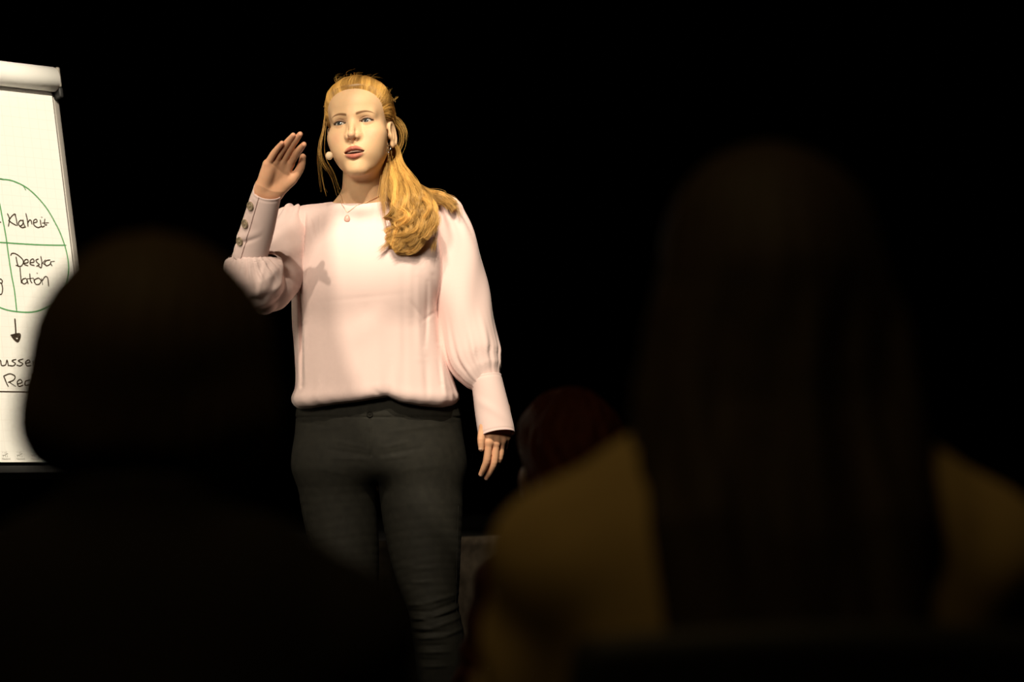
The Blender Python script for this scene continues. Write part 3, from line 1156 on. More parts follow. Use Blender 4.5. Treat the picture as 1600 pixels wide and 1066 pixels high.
# ------------------------------------------------------------------ trousers, shoes
PELV = px_rows([(600, 474, 708, 0.105), (640, 464, 719, 0.112), (670, 461, 722, 0.118), (700, 460, 724, 0.122), (730, 461, 725, 0.120), (760, 462, 725, 0.11)], 6.06)
LEG_L = [W(655, 730, 6.06), W(659, 790, 6.05), W(663, 850, 6.035), W(669, 900, 6.02), W(677, 950, 6.0), W(686, 1000, 6.0), W(694, 1066, 6.03), W(699, 1130, 6.06), W(704, 1190, 6.08)]
RAD_L = [0.098, 0.096, 0.086, 0.074, 0.059, 0.0600, 0.0610, 0.052, 0.044]
LEG_R = [W(527, 730, 6.06), W(530, 790, 6.06), W(538, 850, 6.05), W(544, 900, 6.04), W(549, 950, 6.02), W(553, 1000, 6.02), W(557, 1066, 6.05), W(560, 1130, 6.09), W(562, 1190, 6.12)]
RAD_R = [0.097, 0.089, 0.081, 0.072, 0.060, 0.060, 0.061, 0.052, 0.044]
LL, LR_ = catmull(LEG_L, 33), catmull(LEG_R, 33)
LLR = catmull(np.column_stack([RAD_L, RAD_L]), 33)[:, 0]
LRR = catmull(np.column_stack([RAD_R, RAD_R]), 33)[:, 0]
WR = []   # knee and lap wrinkles: px line, depth mm, width mm
for a, b, dp, wd in (((638, 912), (672, 910), 3, 4), ((634, 948), (660, 946), 4, 4), ((660, 946), (715, 930), 4, 4), ((636, 958), (672, 957), -4, 4), ((672, 957), (716, 942), -4, 4),
                     ((640, 968), (668, 970), 5, 4), ((668, 970), (718, 950), 5, 4), ((642, 976), (716, 958), -4, 4), ((642, 984), (672, 984), 5, 4), ((672, 984), (722, 966), 4, 4),
                     ((646, 992), (700, 988), -4, 4), ((648, 1000), (690, 997), 5, 4), ((690, 997), (724, 985), 4, 4), ((650, 1012), (700, 1009), -3, 4), ((650, 1022), (704, 1020), 3.5, 4),
                     ((652, 1034), (690, 1033), -2, 4), ((655, 1045), (700, 1043), 3, 4), ((640, 890), (680, 888), 1.6, 5), ((618, 888), (650, 884), 1.6, 6),
                     ((595, 700), (640, 690), 1.4, 4), ((592, 711), (660, 700), -1.5, 4), ((590, 718), (640, 712), 1.6, 4), ((575, 700), (520, 690), 1.4, 4), ((578, 712), (510, 703), -1.5, 4), ((575, 718), (515, 716), 1.4, 4),
                     ((470, 658), (520, 668), -1.4, 5), ((480, 672), (540, 666), 1.2, 5), ((600, 676), (700, 662), 1.0, 4), ((540, 742), (500, 734), 1.0, 5), ((630, 735), (690, 726), 0.9, 6)):
    WR.append((a, b, dp, wd * 1.1))


def trousers_f(p):
    d = superloft(p, PELV, 6.07, 2.3)
    d = smax(d, W(590, 752, 6.06)[2] - p[:, 2], 0.05)
    d = smax(d, p[:, 2] - W(590, 612, 6.06)[2], 0.01)
    dl = chain(p, LL, LLR)
    dr = chain(p, LR_, LRR)
    legs = smin(dl, dr, 0.006)
    d = smin(d, legs, 0.035)
    d = smin(d, ell(p, W(527, 700, 6.13), (0.085, 0.075, 0.10)), 0.04)
    d = smin(d, ell(p, W(655, 700, 6.13), (0.085, 0.075, 0.10)), 0.04)
    d = smax(d, W(590, 1196, 6.06)[2] - p[:, 2], 0.006)
    front = 1 / (1 + np.exp((p[:, 1] - 6.03) / 0.02))
    d = d - 0.75 * crease_sum(p, WR, front)
    # fly and waistband
    s, t = seg2(p, (576, 640), (579, 712)); d = d + (front * 0.002 * np.exp(-(s / 0.002) ** 2)).astype(np.float32)
    s, t = seg2(p, (568, 656), (573, 700)); d = d + (front * 0.0012 * np.exp(-(s / 0.002) ** 2)).astype(np.float32)
    wz = W(590, 652, 5.95)[2]
    d = d + (0.0016 * np.exp(-((p[:, 2] - wz) / 0.002) ** 2) - 0.0012 / (1 + np.exp(-(p[:, 2] - wz) / 0.002))).astype(np.float32)
    return d


tr_b = boxed(trousers_f, [-0.60, 5.84, FLOOR_Z + 0.03], [-0.04, 6.3, 1.26])
V, F = nets(trousers_f, [-0.60, 5.82, FLOOR_Z + 0.03], [-0.04, 6.35, 1.26], 0.0034)
trousers = obj('trousers', V, F, M['jeans'], woman)
# side seams, drawn up the outside of each leg, and the waist button
for leg, rad, sg in ((LEG_L, RAD_L, 1), (LEG_R, RAD_R, -1)):
    P = catmull(leg[1:], 40); r = np.interp(np.linspace(0, 1, 40), np.linspace(0, 1, len(rad) - 1), rad[1:])
    P = P + np.column_stack([sg * r * 0.90, -r * 0.42, 0 * r])
    V = project(trousers_f, P.astype(np.float32), 0.02, 4)
    obj('side_seam', *tube_mesh(V, 0.0008, 6), M['seam'], trousers)
c = project(trousers_f, W(577, 646, 5.94)[None].astype(np.float32), 0.02, 4)[0]
b = button(c + np.array([0, -0.001, 0]), (0, -1, 0), 0.008, trousers)
b.data.materials[0] = M['seam']
for an in (AN_L, AN_R):
    x, y = an[0], an[1]

    def shoe_f(p):
        z0 = FLOOR_Z
        d = chain(p, [(x, y + 0.02, z0 + 0.05), (x, y - 0.06, z0 + 0.042), (x, y - 0.145, z0 + 0.030)], [0.040, 0.038, 0.033], 0.02)
        d = smin(d, cone(p, (x, y, z0 + 0.05), (x, y + 0.005, z0 + 0.10), 0.040, 0.041), 0.02)
        sole = np.maximum(chain(p * np.float32([1, 1, 0]), [(x, y + 0.03, 0), (x, y - 0.06, 0), (x, y - 0.145, 0)], [0.040, 0.039, 0.038]), np.abs(p[:, 2] - z0 - 0.0125) - 0.0115)
        d = smin(d, sole, 0.006)
        d = smax(d, p[:, 2] - z0 - 0.095, 0.006)
        return smax(d, z0 + 0.001 - p[:, 2], 0.003)
    V, F = nets(shoe_f, [x - 0.08, y - 0.22, FLOOR_Z - 0.02], [x + 0.08, y + 0.12, FLOOR_Z + 0.16], 0.004)
    obj('shoe', V, F, M['black'], woman)

# ------------------------------------------------------------------ hair of the speaker
HL_Z = [-100, -75, -50, -30, -8, 6, 12, 26, 45, 60, 72, 80, 120]
HL_F = [-62, -54, -38, -30, -26, 2, 26, 38, 46, 58, 72, 92, 130]


def hairline(q):
    """how far a head point, drawn in to the skull along the ray from its middle, lies in front of the hairline"""
    c = np.array([0.0, -10.0, 30.0])
    v = (np.asarray(q, float) - c) / np.array([73.0, 97.0, 86.0])
    v = c + (q - c) / (np.sqrt(np.sum(v * v, 1))[:, None] + 1e-6)
    return v[:, 1] - np.interp(v[:, 2], HL_Z, HL_F)


def cap_mm(q):
    g = hairline(q)
    off = -2.2 + 6.7 * np.clip(-g / 20, 0, 1) ** 0.8 + 4.5 * np.clip((q[:, 2] - 50) / 40, 0, 1) * np.clip((-g - 6) / 26, 0, 1)
    d = head_mm(q, False) - off
    ea = (np.column_stack([np.abs(q[:, 0]), q[:, 1], q[:, 2]]) - np.float32([72, -8, -17])) @ EAR_R.T
    d = smax(d, -ell(ea, (0, 0, 0), (14, 16, 30)), 4)
    d = smax(d, (g * 0.6).astype(np.float32), 2)
    return smax(d, -100 - q[:, 2], 8).astype(np.float32)


cap_f = lambda p: cap_mm(to_head(p, HO, HR)) / np.float32(1000)
V, F = nets(cap_f, HO - 0.16, HO + 0.16, 0.0028)
hair = obj('hair', V, F, M['blond'], woman)
a = hair.data.attributes.new('tone', 'FLOAT', 'POINT'); a.data.foreach_set('value', np.full(len(V), 0.12, np.float32))

TIE_Q = np.array([30.0, -96.0, -62.0])
TIE = from_head(TIE_Q, HO, HR)
K = 25
rng = np.random.default_rng(3)
fl = lambda p: cap_mm(to_head(p, HO, HR)) / np.float32(1000)
# combed-back strands: from the hairline over the scalp to the tie, each step found by walking out along a ray from the middle of the head
HC = np.array([0.0, -14.0, 20.0])


def scalp(D, off):
    """points of the hair's surface in directions D (n, 3), off mm above it"""
    a = np.full(len(D), 40.0); b = np.full(len(D), 175.0)
    for _ in range(13):
        m = (a + b) / 2
        v = np.minimum(cap_mm((HC + D * m[:, None]).astype(np.float32)), head_mm((HC + D * m[:, None]).astype(np.float32), False))
        ins = v < 0
        a = np.where(ins, m, a); b = np.where(ins, b, m)
    return HC + D * (a + off)[:, None]


NS = 10500
hq = to_head(BV[np.linalg.norm(BV - HO, axis=1) < 0.17].astype(np.float32), HO, HR).astype(float)
gq = hairline(hq)
eaq = (np.column_stack([np.abs(hq[:, 0]), hq[:, 1], hq[:, 2]]) - np.array([71, -8, -18])) @ EAR_R.T
okq = (hq[:, 2] > -38) & (np.abs(head_mm(hq.astype(np.float32), False)) < 1.5) & (ell(eaq.astype(np.float32), (0, 0, 0), (14, 15, 28)) > 0)
edge = hq[okq & (gq > -7) & (gq < 2.5)]; inner = hq[okq & (gq < -7) & (gq > -75)]
wts = np.where(np.abs(edge[:, 0]) < 50, 1.0, 0.6) * np.where(edge[:, 2] > 74.5, 5.0, 1.0); wts /= wts.sum()
iw = np.exp(np.clip(hairline(inner) + 7, -60, 0) / 22); iw /= iw.sum()
n1 = int(NS * 0.50)
rootq = np.vstack([edge[rng.choice(len(edge), n1, p=wts)], inner[rng.choice(len(inner), NS - n1, p=iw)]])
hx, hz = rootq[:, 0], rootq[:, 2]
RD_ = rootq - HC; RD_ /= np.linalg.norm(RD_, axis=1, keepdims=True)
TD = TIE_Q - HC; TL = np.linalg.norm(TD); TD /= TL
t = np.linspace(0, 1, K) ** 1.7
wt = np.clip((hz - 5) / 55, 0, 1)[:, None]
m_top = np.column_stack([0.30 * RD_[:, 0], np.full(NS, -0.25), np.full(NS, 1.15)])
m_side = 0.5 * (RD_ + TD) + np.column_stack([0.75 * np.sign(hx), np.zeros(NS), np.full(NS, 0.12)])
mid = m_top * wt + m_side * (1 - wt)
D = ((1 - t) ** 2)[None, :, None] * RD_[:, None] + (2 * t * (1 - t))[None, :, None] * mid[:, None] + (t ** 2)[None, :, None] * TD
D += rng.normal(0, 0.006, (NS, 1, 3)) * np.sin(np.pi * t)[None, :, None]
D /= np.linalg.norm(D, axis=2, keepdims=True)
az = np.arctan2(hx, hz + 5)
tuft = 0.9 * np.sin(az * 17 + 1.0) + 0.7 * np.sin(az * 41 + 2)
off = (0.6 + np.clip(rng.normal(0.9, 0.8, NS) + 0.6 * tuft, 0, 4)[:, None] * np.sin(np.pi * np.clip(t, 0, 1) ** 0.6)[None] - 1.6 * (t < 0.02)[None]) * (1 - t ** 6)[None]
P = scalp(D.reshape(-1, 3), off.ravel()).reshape(NS, K, 3)
P = P * (1 - t[None, :, None] ** 10) + TIE_Q * t[None, :, None] ** 10
for _ in range(2):
    P[:, 1:-1] = 0.25 * P[:, :-2] + 0.5 * P[:, 1:-1] + 0.25 * P[:, 2:]
Wp = from_head(P.reshape(-1, 3), HO, HR).reshape(P.shape)
strands('combed_hair', Wp, 0.00024, np.clip(rng.normal(0.42, 0.16, NS) + 0.16 * tuft, 0, 1), M['blond'], hair, 0.6)

# pony tail laid forward over her left shoulder
TAIL = [TIE, W(611, 232, 6.03), W(617, 258, 6.00), W(627, 288, 5.960), W(641, 318, 5.920), W(645, 345, 5.905), W(634, 368, 5.90), W(610, 386, 5.90)]
TAILR = [0.010, 0.012, 0.018, 0.029, 0.049, 0.050, 0.036, 0.015]
over = [TIE, W(613, 238, 6.05), W(622, 268, 6.04), W(640, 296, 6.02), W(668, 306, 6.0), W(696, 313, 5.99), W(714, 330, 5.98)]
overr = [0.010, 0.012, 0.016, 0.017, 0.014, 0.010, 0.006]


def lock_set(path, rad, n_locks, per, flat, wave, cut, seed, rs=0.00040):
    r = np.random.default_rng(seed)
    n = 44
    C0 = catmull(path, n); R0 = np.interp(np.linspace(0, 1, n), np.linspace(0, 1, len(rad)), rad)
    T = np.gradient(C0, axis=0); T /= np.linalg.norm(T, axis=1, keepdims=True)
    D = np.array([0, -1.0, 0]) - T * (T @ np.array([0, -1.0, 0]))[:, None]; D /= np.linalg.norm(D, axis=1, keepdims=True)
    S = np.cross(T, D)
    tt = np.linspace(0, 1, n)
    out, tone = [], []
    for i in range(n_locks):
        a, m = r.uniform(0, 2 * np.pi), np.sqrt(r.uniform(0, 1))
        u, v = m * np.cos(a), m * np.sin(a)
        ph, fr, am = r.uniform(0, 6.28), r.uniform(2.6, 4.2), wave * r.uniform(0.6, 1.3)
        end = r.uniform(cut, 1.0)
        k = tt * end
        cc = np.stack([np.interp(k, tt, C0[:, j]) for j in range(3)], 1)
        rr = np.interp(k, tt, R0)[:, None]
        ss = np.stack([np.interp(k, tt, S[:, j]) for j in range(3)], 1)
        dd = np.stack([np.interp(k, tt, D[:, j]) for j in range(3)], 1)
        grow = np.clip((k - 0.30) / 0.35, 0, 1)[:, None]
        w1 = np.sin(fr * 6.28 * k + ph)[:, None]; w2 = np.cos(fr * 6.28 * k * 1.07 + ph)[:, None]
        lc = cc + ss * (rr * u + am * grow * w1) + dd * (rr * v * flat + am * 0.6 * grow * w2)
        base = np.clip(r.normal(0.52, 0.30), 0, 1)
        for _ in range(per):
            o = r.normal(0, 1, 2) * 0.0020
            f = r.normal(0, 1, 2) * 0.0016
            sp = (1 + 1.2 * tt ** 3)[:, None]
            fz = np.sin(tt * r.uniform(5, 14) + r.uniform(0, 6))[:, None]
            out.append(lc + ss * (o[0] * sp + f[0] * fz * grow) + dd * (o[1] * sp + f[1] * fz * grow))
            tone.append(np.clip(base + r.normal(0, 0.12), 0, 1))
    return np.array(out), np.array(tone)


A, ta = lock_set(TAIL, TAILR, 110, 95, 0.50, 0.0115, 0.80, 5)
B_, tb = lock_set(over, [v * 0.72 for v in overr], 20, 80, 0.55, 0.0030, 0.75, 6)


def tail_core(p):
    d = chain(p, catmull(TAIL, 22)[9:], (np.interp(np.linspace(0, 1, 22), np.linspace(0, 1, len(TAILR)), TAILR) * np.linspace(0.12, 0.36, 22))[9:], 0.01)
    return d


# flatten the core front to back by squeezing space about the tail's middle depth
V, F = nets(lambda p: tail_core(np.column_stack([p[:, 0], 5.93 + (p[:, 1] - 5.93) * 1.35, p[:, 2]]).astype(np.float32)) * np.float32(0.74),
            [-0.33, 5.78, 1.50], [-0.08, 6.25, 1.92], 0.004)
tail = obj('ponytail', V, F, M['blond'], woman)
a = tail.data.attributes.new('tone', 'FLOAT', 'POINT'); a.data.foreach_set('value', np.full(len(V), 0.2, np.float32))


def keep_out(P, margin=0.002):
    """push strand points out of the blouse and the neck"""
    s = P.shape
    p = P.reshape(-1, 3).astype(np.float32)
    for f in (lambda v: np.minimum(blouse_f(v), fL(v)), body_main):
        d = f(p)
        m = d < margin
        if m.any():
            g = grad(f, p[m], 0.003); g /= np.linalg.norm(g, axis=1, keepdims=True) + 1e-6
            p[m] += g * np.clip(margin - d[m], 0, 0.03)[:, None]
    return p.reshape(s).astype(float)


A[:, 10:] = keep_out(A[:, 10:])
B_[:, 10:] = keep_out(B_[:, 10:])
strands('wavy_hair', np.concatenate([A, B_]), 0.00026, np.concatenate([ta, tb]), M['blond'], tail, 0.5)
hb = []
for i in range(24):
    t_ = 2 * math.pi * i / 23
    hb.append(TIE * 0.25 + TAIL[1] * 0.75 + np.array([math.cos(t_) * 0.013, math.sin(t_) * 0.012, math.sin(t_) * 0.004]))
obj('hair_band', *tube_mesh(hb, 0.0022, 8), M['seam'], tail)

# loose strands about the face and ears, given as pixels and distance
LOOSE = [([(508, 178, 5.96), (505, 205, 5.945), (499, 232, 5.94), (503, 252, 5.94), (512, 266, 5.945)], 8, 0.0022),
         ([(507, 196, 5.96), (500, 220, 5.95), (498, 250, 5.95), (502, 285, 5.95), (505, 300, 5.95)], 5, 0.0030),
         ([(509, 190, 5.96), (503, 226, 5.95), (506, 250, 5.95), (520, 275, 5.96), (530, 310, 5.96)], 5, 0.003),
         ([(604, 178, 6.0), (616, 190, 6.01), (626, 203, 6.02), (628, 222, 6.03), (618, 244, 6.03), (608, 262, 6.01)], 34, 0.0030),
         ([(610, 178, 6.0), (624, 188, 6.02), (633, 203, 6.02), (632, 215, 6.02)], 18, 0.003),
         ([(600, 150, 6.0), (608, 152, 6.01), (615, 156, 6.01), (621, 151, 6.01)], 7, 0.0008),
         ([(598, 140, 6.02), (604, 148, 6.02), (608, 146, 6.02), (611, 140, 6.02)], 4, 0.001),
         ([(606, 236, 5.99), (603, 262, 5.97), (599, 292, 5.95), (598, 312, 5.935), (601, 330, 5.93)], 90, 0.0036),
         ([(608, 250, 5.99), (602, 290, 5.95), (600, 330, 5.93), (604, 362, 5.92)], 24, 0.0024),
         ([(560, 128, 5.99), (556, 121, 6.0), (559, 117, 6.02), (566, 119, 6.04)], 22, 0.0050),
         ([(545, 127, 5.99), (545, 121, 6.0), (550, 119, 6.02), (558, 120, 6.05)], 22, 0.0050),
         ([(575, 129, 5.99), (575, 122, 6.0), (579, 121, 6.02), (586, 124, 6.05)], 22, 0.0050),
         ([(530, 134, 5.99), (528, 126, 6.0), (532, 122, 6.03), (540, 122, 6.06)], 18, 0.0050),
         ([(690, 302, 6.0), (706, 309, 6.0), (716, 322, 5.99), (719, 338, 5.985)], 34, 0.0022),
         ([(676, 340, 5.92), (681, 360, 5.91), (679, 378, 5.91), (675, 392, 5.91)], 46, 0.0026),
         ([(616, 366, 5.90), (606, 380, 5.895), (600, 386, 5.895), (594, 392, 5.895)], 60, 0.0026)]
out, tn = [], []
for pts, n, sp in LOOSE:
    base = catmull([W(*v) for v in pts], 24)
    for _ in range(n):
        o = rng.normal(0, sp, 3); e = rng.normal(0, sp * 1.3, 3)
        tt = np.linspace(0, 1, 24)[:, None]
        wv = np.sin(tt * rng.uniform(4, 9) + rng.uniform(0, 6)) * rng.normal(0, 0.0012, 3) * tt
        out.append(base + o * np.minimum(1, tt * 3 + 0.3) + e * tt ** 2 + wv)
        tn.append(np.clip(rng.normal(0.45, 0.2), 0, 1))
# fine fly-away hairs all round the head
for _ in range(90):
    x = rng.normal(0, 38); z = rng.uniform(20, 112); s_ = rng.choice([-1, 1])
    r0 = np.array([s_ * 72 * math.sqrt(max(0.02, 1 - ((z - 40) / 84) ** 2)) if rng.random() < 0.75 else x, rng.uniform(-70, 50), z])
    p0 = project(fl, from_head(r0[None], HO, HR).astype(np.float32), 0.03, 4)[0].astype(float)
    n = p0 - from_head((0, -10, 30), HO, HR); n /= np.linalg.norm(n)
    tang = (TIE - p0); tang /= np.linalg.norm(tang)
    L_ = rng.uniform(0.006, 0.022)
    c = rng.normal(0, 0.3, 3)
    tt = np.linspace(0, 1, 24)[:, None]
    out.append(p0 + L_ * (tt * (tang + c) + n * (0.28 * np.sin(tt * 2.6) + 0.1 * tt)))
    tn.append(0.6)
strands('loose_hair', np.array(out), 0.00020, tn, M['blond'], hair, 0.3)

# ------------------------------------------------------------------ jewellery and the headset
lobe = W(607.5, 231, 5.955)
for k, (dx, dz, r) in enumerate(((0.0, 0.0, 0.0062), (-0.003, -0.009, 0.0040))):
    ring = [lobe + np.array([dx + r * math.cos(a_) * 0.75, r * math.cos(a_) * 0.6 - 0.004, dz + r * math.sin(a_)]) for a_ in np.linspace(-2.6, 2.9, 30)]
    e = obj('earring', *tube_mesh(ring, 0.0013, 8), M['silver'], woman)

bl_chest = lambda p: np.minimum(blouse_f(p), body_main(p))
NC = []
for px, py, Y in ((525, 299, 6.03), (528, 306, 5.99), (532, 315, 5.96), (535, 320, 5.94), (539, 326, 5.93), (543, 326, 5.93), (556, 320, 5.94), (572, 316, 5.95), (590, 308, 5.97), (600, 300, 6.01)):
    NC.append(W(px, py, Y))
NC = project(bl_chest, catmull(NC, 60).astype(np.float32), 0.06, 6)
g = grad(bl_chest, NC, 0.002); g /= np.linalg.norm(g, axis=1, keepdims=True)
neck = obj('necklace', *tube_mesh(NC + g * 0.0008, 0.00045, 6), M['gold'], woman)
pc = project(bl_chest, W(541.0, 335, 5.92)[None].astype(np.float32), 0.04, 6)
pg = grad(bl_chest, pc, 0.003)[0]; pg /= np.linalg.norm(pg)
ax_z = np.array([0.12, 0, 1.0]); ax_z -= pg * (ax_z @ pg); ax_z /= np.linalg.norm(ax_z); ax_x = np.cross(ax_z, pg)
prof = []
for i in range(28):
    t_ = 2 * math.pi * i / 28
    prof.append((0.0068 * math.sin(t_) * (1 - 0.22 * math.cos(t_)), 0.0088 * math.cos(t_)))
V, F = [], []
for sc_, h in ((1.0, 0.0), (1.0, 0.0012), (0.82, 0.0024), (0.3, 0.0032)):
    for x, z in prof:
        V.append(pc[0] + ax_x * x * sc_ + ax_z * z * sc_ + pg * (h + 0.0008))
for k in range(3):
    for i in range(28):
        F.append((k * 28 + i, k * 28 + (i + 1) % 28, (k + 1) * 28 + (i + 1) % 28, (k + 1) * 28 + i))
F.append(tuple(range(84, 112)))
obj('pendant', V, F, M['rose'], neck)

mic_c = W(514.5, 243.5, 5.885)
mic = empty('headset_microphone', mic_c)
tag(mic, 'beige headset microphone with round foam tip beside the speaker\'s mouth', 'microphone')
V, F = [], []
for i in range(13):
    t_ = math.pi * i / 12
    for j in range(24):
        a_ = 2 * math.pi * j / 24
        V.append(mic_c + np.array([0.0088 * math.sin(t_) * math.cos(a_), 0.0088 * math.sin(t_) * math.sin(a_), 0.0096 * math.cos(t_)]))
for i in range(12):
    for j in range(24):
        F.append((i * 24 + j, i * 24 + (j + 1) % 24, (i + 1) * 24 + (j + 1) % 24, (i + 1) * 24 + j))
obj('foam_tip', V, F, M['foam'], mic)
bp = [mic_c + np.array([-0.004, 0.006, 0.002]), from_head((-63, 52, -58), HO, HR), from_head((-69, 30, -38), HO, HR), from_head((-76, 10, -14), HO, HR), from_head((-79, -4, 8), HO, HR), from_head((-79, -16, 14), HO, HR), from_head((-80, -26, 0), HO, HR), from_head((-77, -26, -22), HO, HR)]
obj('boom', *tube_mesh(catmull(bp, 50), 0.0011, 8), M['boom'], mic)

# ------------------------------------------------------------------ the hall: podium, draped riser, black curtains
M['floor'] = mat('dark_floor', (0.02, 0.018, 0.016), 0.6, 0.3, noise=(3, 0.3))
M['stage'] = mat('black_stage_floor', (0.005, 0.0045, 0.004), 0.8, 0.1, noise=(5, 0.3))
M['molton'] = mat('black_molton', (0.055, 0.042, 0.030), 0.95, 0.05, noise=(40, 0.25), bump=(500, 0.4, 0.001))
M['curtain'] = mat('black_curtain', (0.004, 0.004, 0.004), 0.98, 0.0)
M['wall'] = mat('black_wall', (0.006, 0.006, 0.006), 0.9, 0.05)


def struct(name, V, F, m, parent=None, smooth=False):
    o = obj(name, V, F, m, parent, smooth)
    if parent is None: o['kind'] = 'structure'
    return o


X0, X1, Y0, Y1, ZC = -6.0, 6.0, -3.0, 13.0, 5.6
struct('floor', *box_mesh((0, 5, -0.05), (12.2, 16.2, 0.1)), M['floor'])
struct('ceiling', *box_mesh((0, 5, ZC + 0.05), (12.2, 16.2, 0.1)), M['wall'])
struct('wall_left', *box_mesh((X0 - 0.05, 5, ZC / 2), (0.1, 16, ZC)), M['wall'])
struct('wall_right', *box_mesh((X1 + 0.05, 5, ZC / 2), (0.1, 16, ZC)), M['wall'])
struct('wall_front', *box_mesh((0, Y0 - 0.05, ZC / 2), (12, 0.1, ZC)), M['wall'])
struct('wall_back', *box_mesh((0, Y1 + 0.05, ZC / 2), (12, 0.1, ZC)), M['wall'])
tag(struct('stage_podium', *box_mesh((0, 8.95, FLOOR_Z / 2), (11.9, 7.9, FLOOR_Z), None, 0.004), M['stage']), kind='structure')


def pleats(a, b, z0, z1, depth, pitch, name, m, label, cat, swag=0.0, group=None):
    """hanging cloth from a to b (plan points) with soft pleats, a hem and a turned top edge"""
    a, b = np.array(a, float), np.array(b, float)
    L = np.linalg.norm(b - a); d = (b - a) / L; n = np.array([d[1], -d[0]])
    nu, nv = int(L / pitch * 8), 22
    r = np.random.default_rng(int(L * 100))
    ph = np.cumsum(r.uniform(0.6, 1.4, nu)) * 2 * math.pi / 8
    V = []
    for j in range(nv + 1):
        v = j / nv
        z = z1 + (z0 - z1) * v
        for i in range(nu):
            u = L * i / (nu - 1)
            o = depth * math.sin(ph[i]) * (0.25 + 0.75 * v) + swag * math.sin(v * 38 + 1.4 * math.sin(u * 3.1)) * math.exp(-v * 3.0) * (0.6 + 0.4 * math.sin(u * 2.3))
            p = a + d * u + n * (o + depth + 0.004)
            V.append((p[0], p[1], z))
    F = np.array([(j * nu + i, j * nu + i + 1, (j + 1) * nu + i + 1, (j + 1) * nu + i) for j in range(nv) for i in range(nu - 1)])
    o = obj(name, V, F, m)
    md = o.modifiers.new('cloth', 'SOLIDIFY'); md.thickness = 0.004; md.offset = 1
    return tag(o, label, cat, group)


# riser behind her: a slanting front edge, black deck, hung with molton
RA, RB = np.array([-0.55, 6.615]), np.array([3.2, 11.77])
RH = 0.822
rd = (RB - RA) / np.linalg.norm(RB - RA); rn = np.array([-rd[1], rd[0]])
RC, RD = RB + rn * 1.6, RA + rn * 1.6
z0 = FLOOR_Z + 0.001
V = [(*RA, z0), (*RB, z0), (*RC, z0), (*RD, z0), (*RA, RH), (*RB, RH), (*RC, RH), (*RD, RH)]
F = [(0, 3, 2, 1), (4, 5, 6, 7), (0, 1, 5, 4), (1, 2, 6, 5), (2, 3, 7, 6), (3, 0, 4, 7)]
riser = struct('stage_riser', V, F, M['stage'])
pleats(RA, RB, z0 + 0.008, RH + 0.010, 0.006, 0.30, 'stage_skirt', M['molton'], 'black molton cloth hung along the riser edge behind the speaker', 'drape', swag=0.006)
for k in range(4):
    xa = X0 + 0.05 + k * 2.975
    pleats((xa, Y1 - 0.25), (xa + 2.96, Y1 - 0.25), FLOOR_Z + 0.02, ZC - 0.05, 0.06, 0.28, 'backdrop_curtain', M['curtain'],
           ['leftmost black pleated curtain panel behind the flip chart', 'black pleated curtain panel hanging behind the speaker', 'black pleated curtain panel behind the long-haired spectator', 'rightmost black pleated curtain panel at the back of the stage'][k], 'curtain', group='black backdrop curtains')

# ------------------------------------------------------------------ flip chart
M['paper'] = None


def paper_mat():
    m = bpy.data.materials.new('squared_paper')
    m.use_nodes = True
    nt = m.node_tree
    b = nt.nodes['Principled BSDF']
    b.inputs['Roughness'].default_value = 0.85
    b.inputs['Specular IOR Level'].default_value = 0.15
    uv = nt.nodes.new('ShaderNodeUVMap')
    sep = nt.nodes.new('ShaderNodeSeparateXYZ')
    nt.links.new(uv.outputs[0], sep.inputs[0])
    mx = None
    for i in range(2):
        d = nt.nodes.new('ShaderNodeMath'); d.operation = 'DIVIDE'; d.inputs[1].default_value = 0.025
        f = nt.nodes.new('ShaderNodeMath'); f.operation = 'FRACT'
        l = nt.nodes.new('ShaderNodeMath'); l.operation = 'LESS_THAN'; l.inputs[1].default_value = 0.05
        nt.links.new(sep.outputs[i], d.inputs[0]); nt.links.new(d.outputs[0], f.inputs[0]); nt.links.new(f.outputs[0], l.inputs[0])
        if mx is None: mx = l
        else:
            a = nt.nodes.new('ShaderNodeMath'); a.operation = 'MAXIMUM'
            nt.links.new(mx.outputs[0], a.inputs[0]); nt.links.new(l.outputs[0], a.inputs[1]); mx = a
    c = nt.nodes.new('ShaderNodeMix'); c.data_type = 'RGBA'
    c.inputs[6].default_value = (0.86, 0.85, 0.82, 1); c.inputs[7].default_value = (0.80, 0.78, 0.74, 1)
    nt.links.new(mx.outputs[0], c.inputs[0]); nt.links.new(c.outputs[2], b.inputs['Base Color'])
    return m


M['paper'] = paper_mat()
M['white_paper'] = mat('white_paper', (0.86, 0.85, 0.82), 0.85, 0.15)
M['alu'] = mat('grey_aluminium', (0.30, 0.28, 0.26), 0.45, 0.4, metal=0.3)
M['plastic'] = mat('black_plastic', (0.02, 0.02, 0.02), 0.5, 0.4)
M['bracket'] = mat('grey_bracket', (0.36, 0.33, 0.29), 0.5, 0.4)
M['ink'] = mat('brown_black_ink', (0.055, 0.040, 0.028), 0.8, 0.1)
M['green'] = mat('green_ink', (0.10, 0.33, 0.13), 0.8, 0.1)
M['print'] = mat('grey_print', (0.30, 0.29, 0.26), 0.8, 0.1)

TH, PHI = math.radians(43.4), math.radians(12.9)
FU = np.array([math.cos(TH), math.sin(TH), 0.0])
FV = np.array([-math.sin(PHI) * math.sin(TH), math.sin(PHI) * math.cos(TH), math.cos(PHI)])
FN = np.cross(FU, FV)
if FN[1] > 0: FN = -FN
P0 = W(80.5, 144, 6.25)            # top right corner of the visible sheet


def on_sheet(px, py, off=0.0):
    d = W(px, py, 6.0) - CAM
    o = P0 + FN * off
    t = ((o - CAM) @ FN) / (d @ FN)
    return CAM + d * t


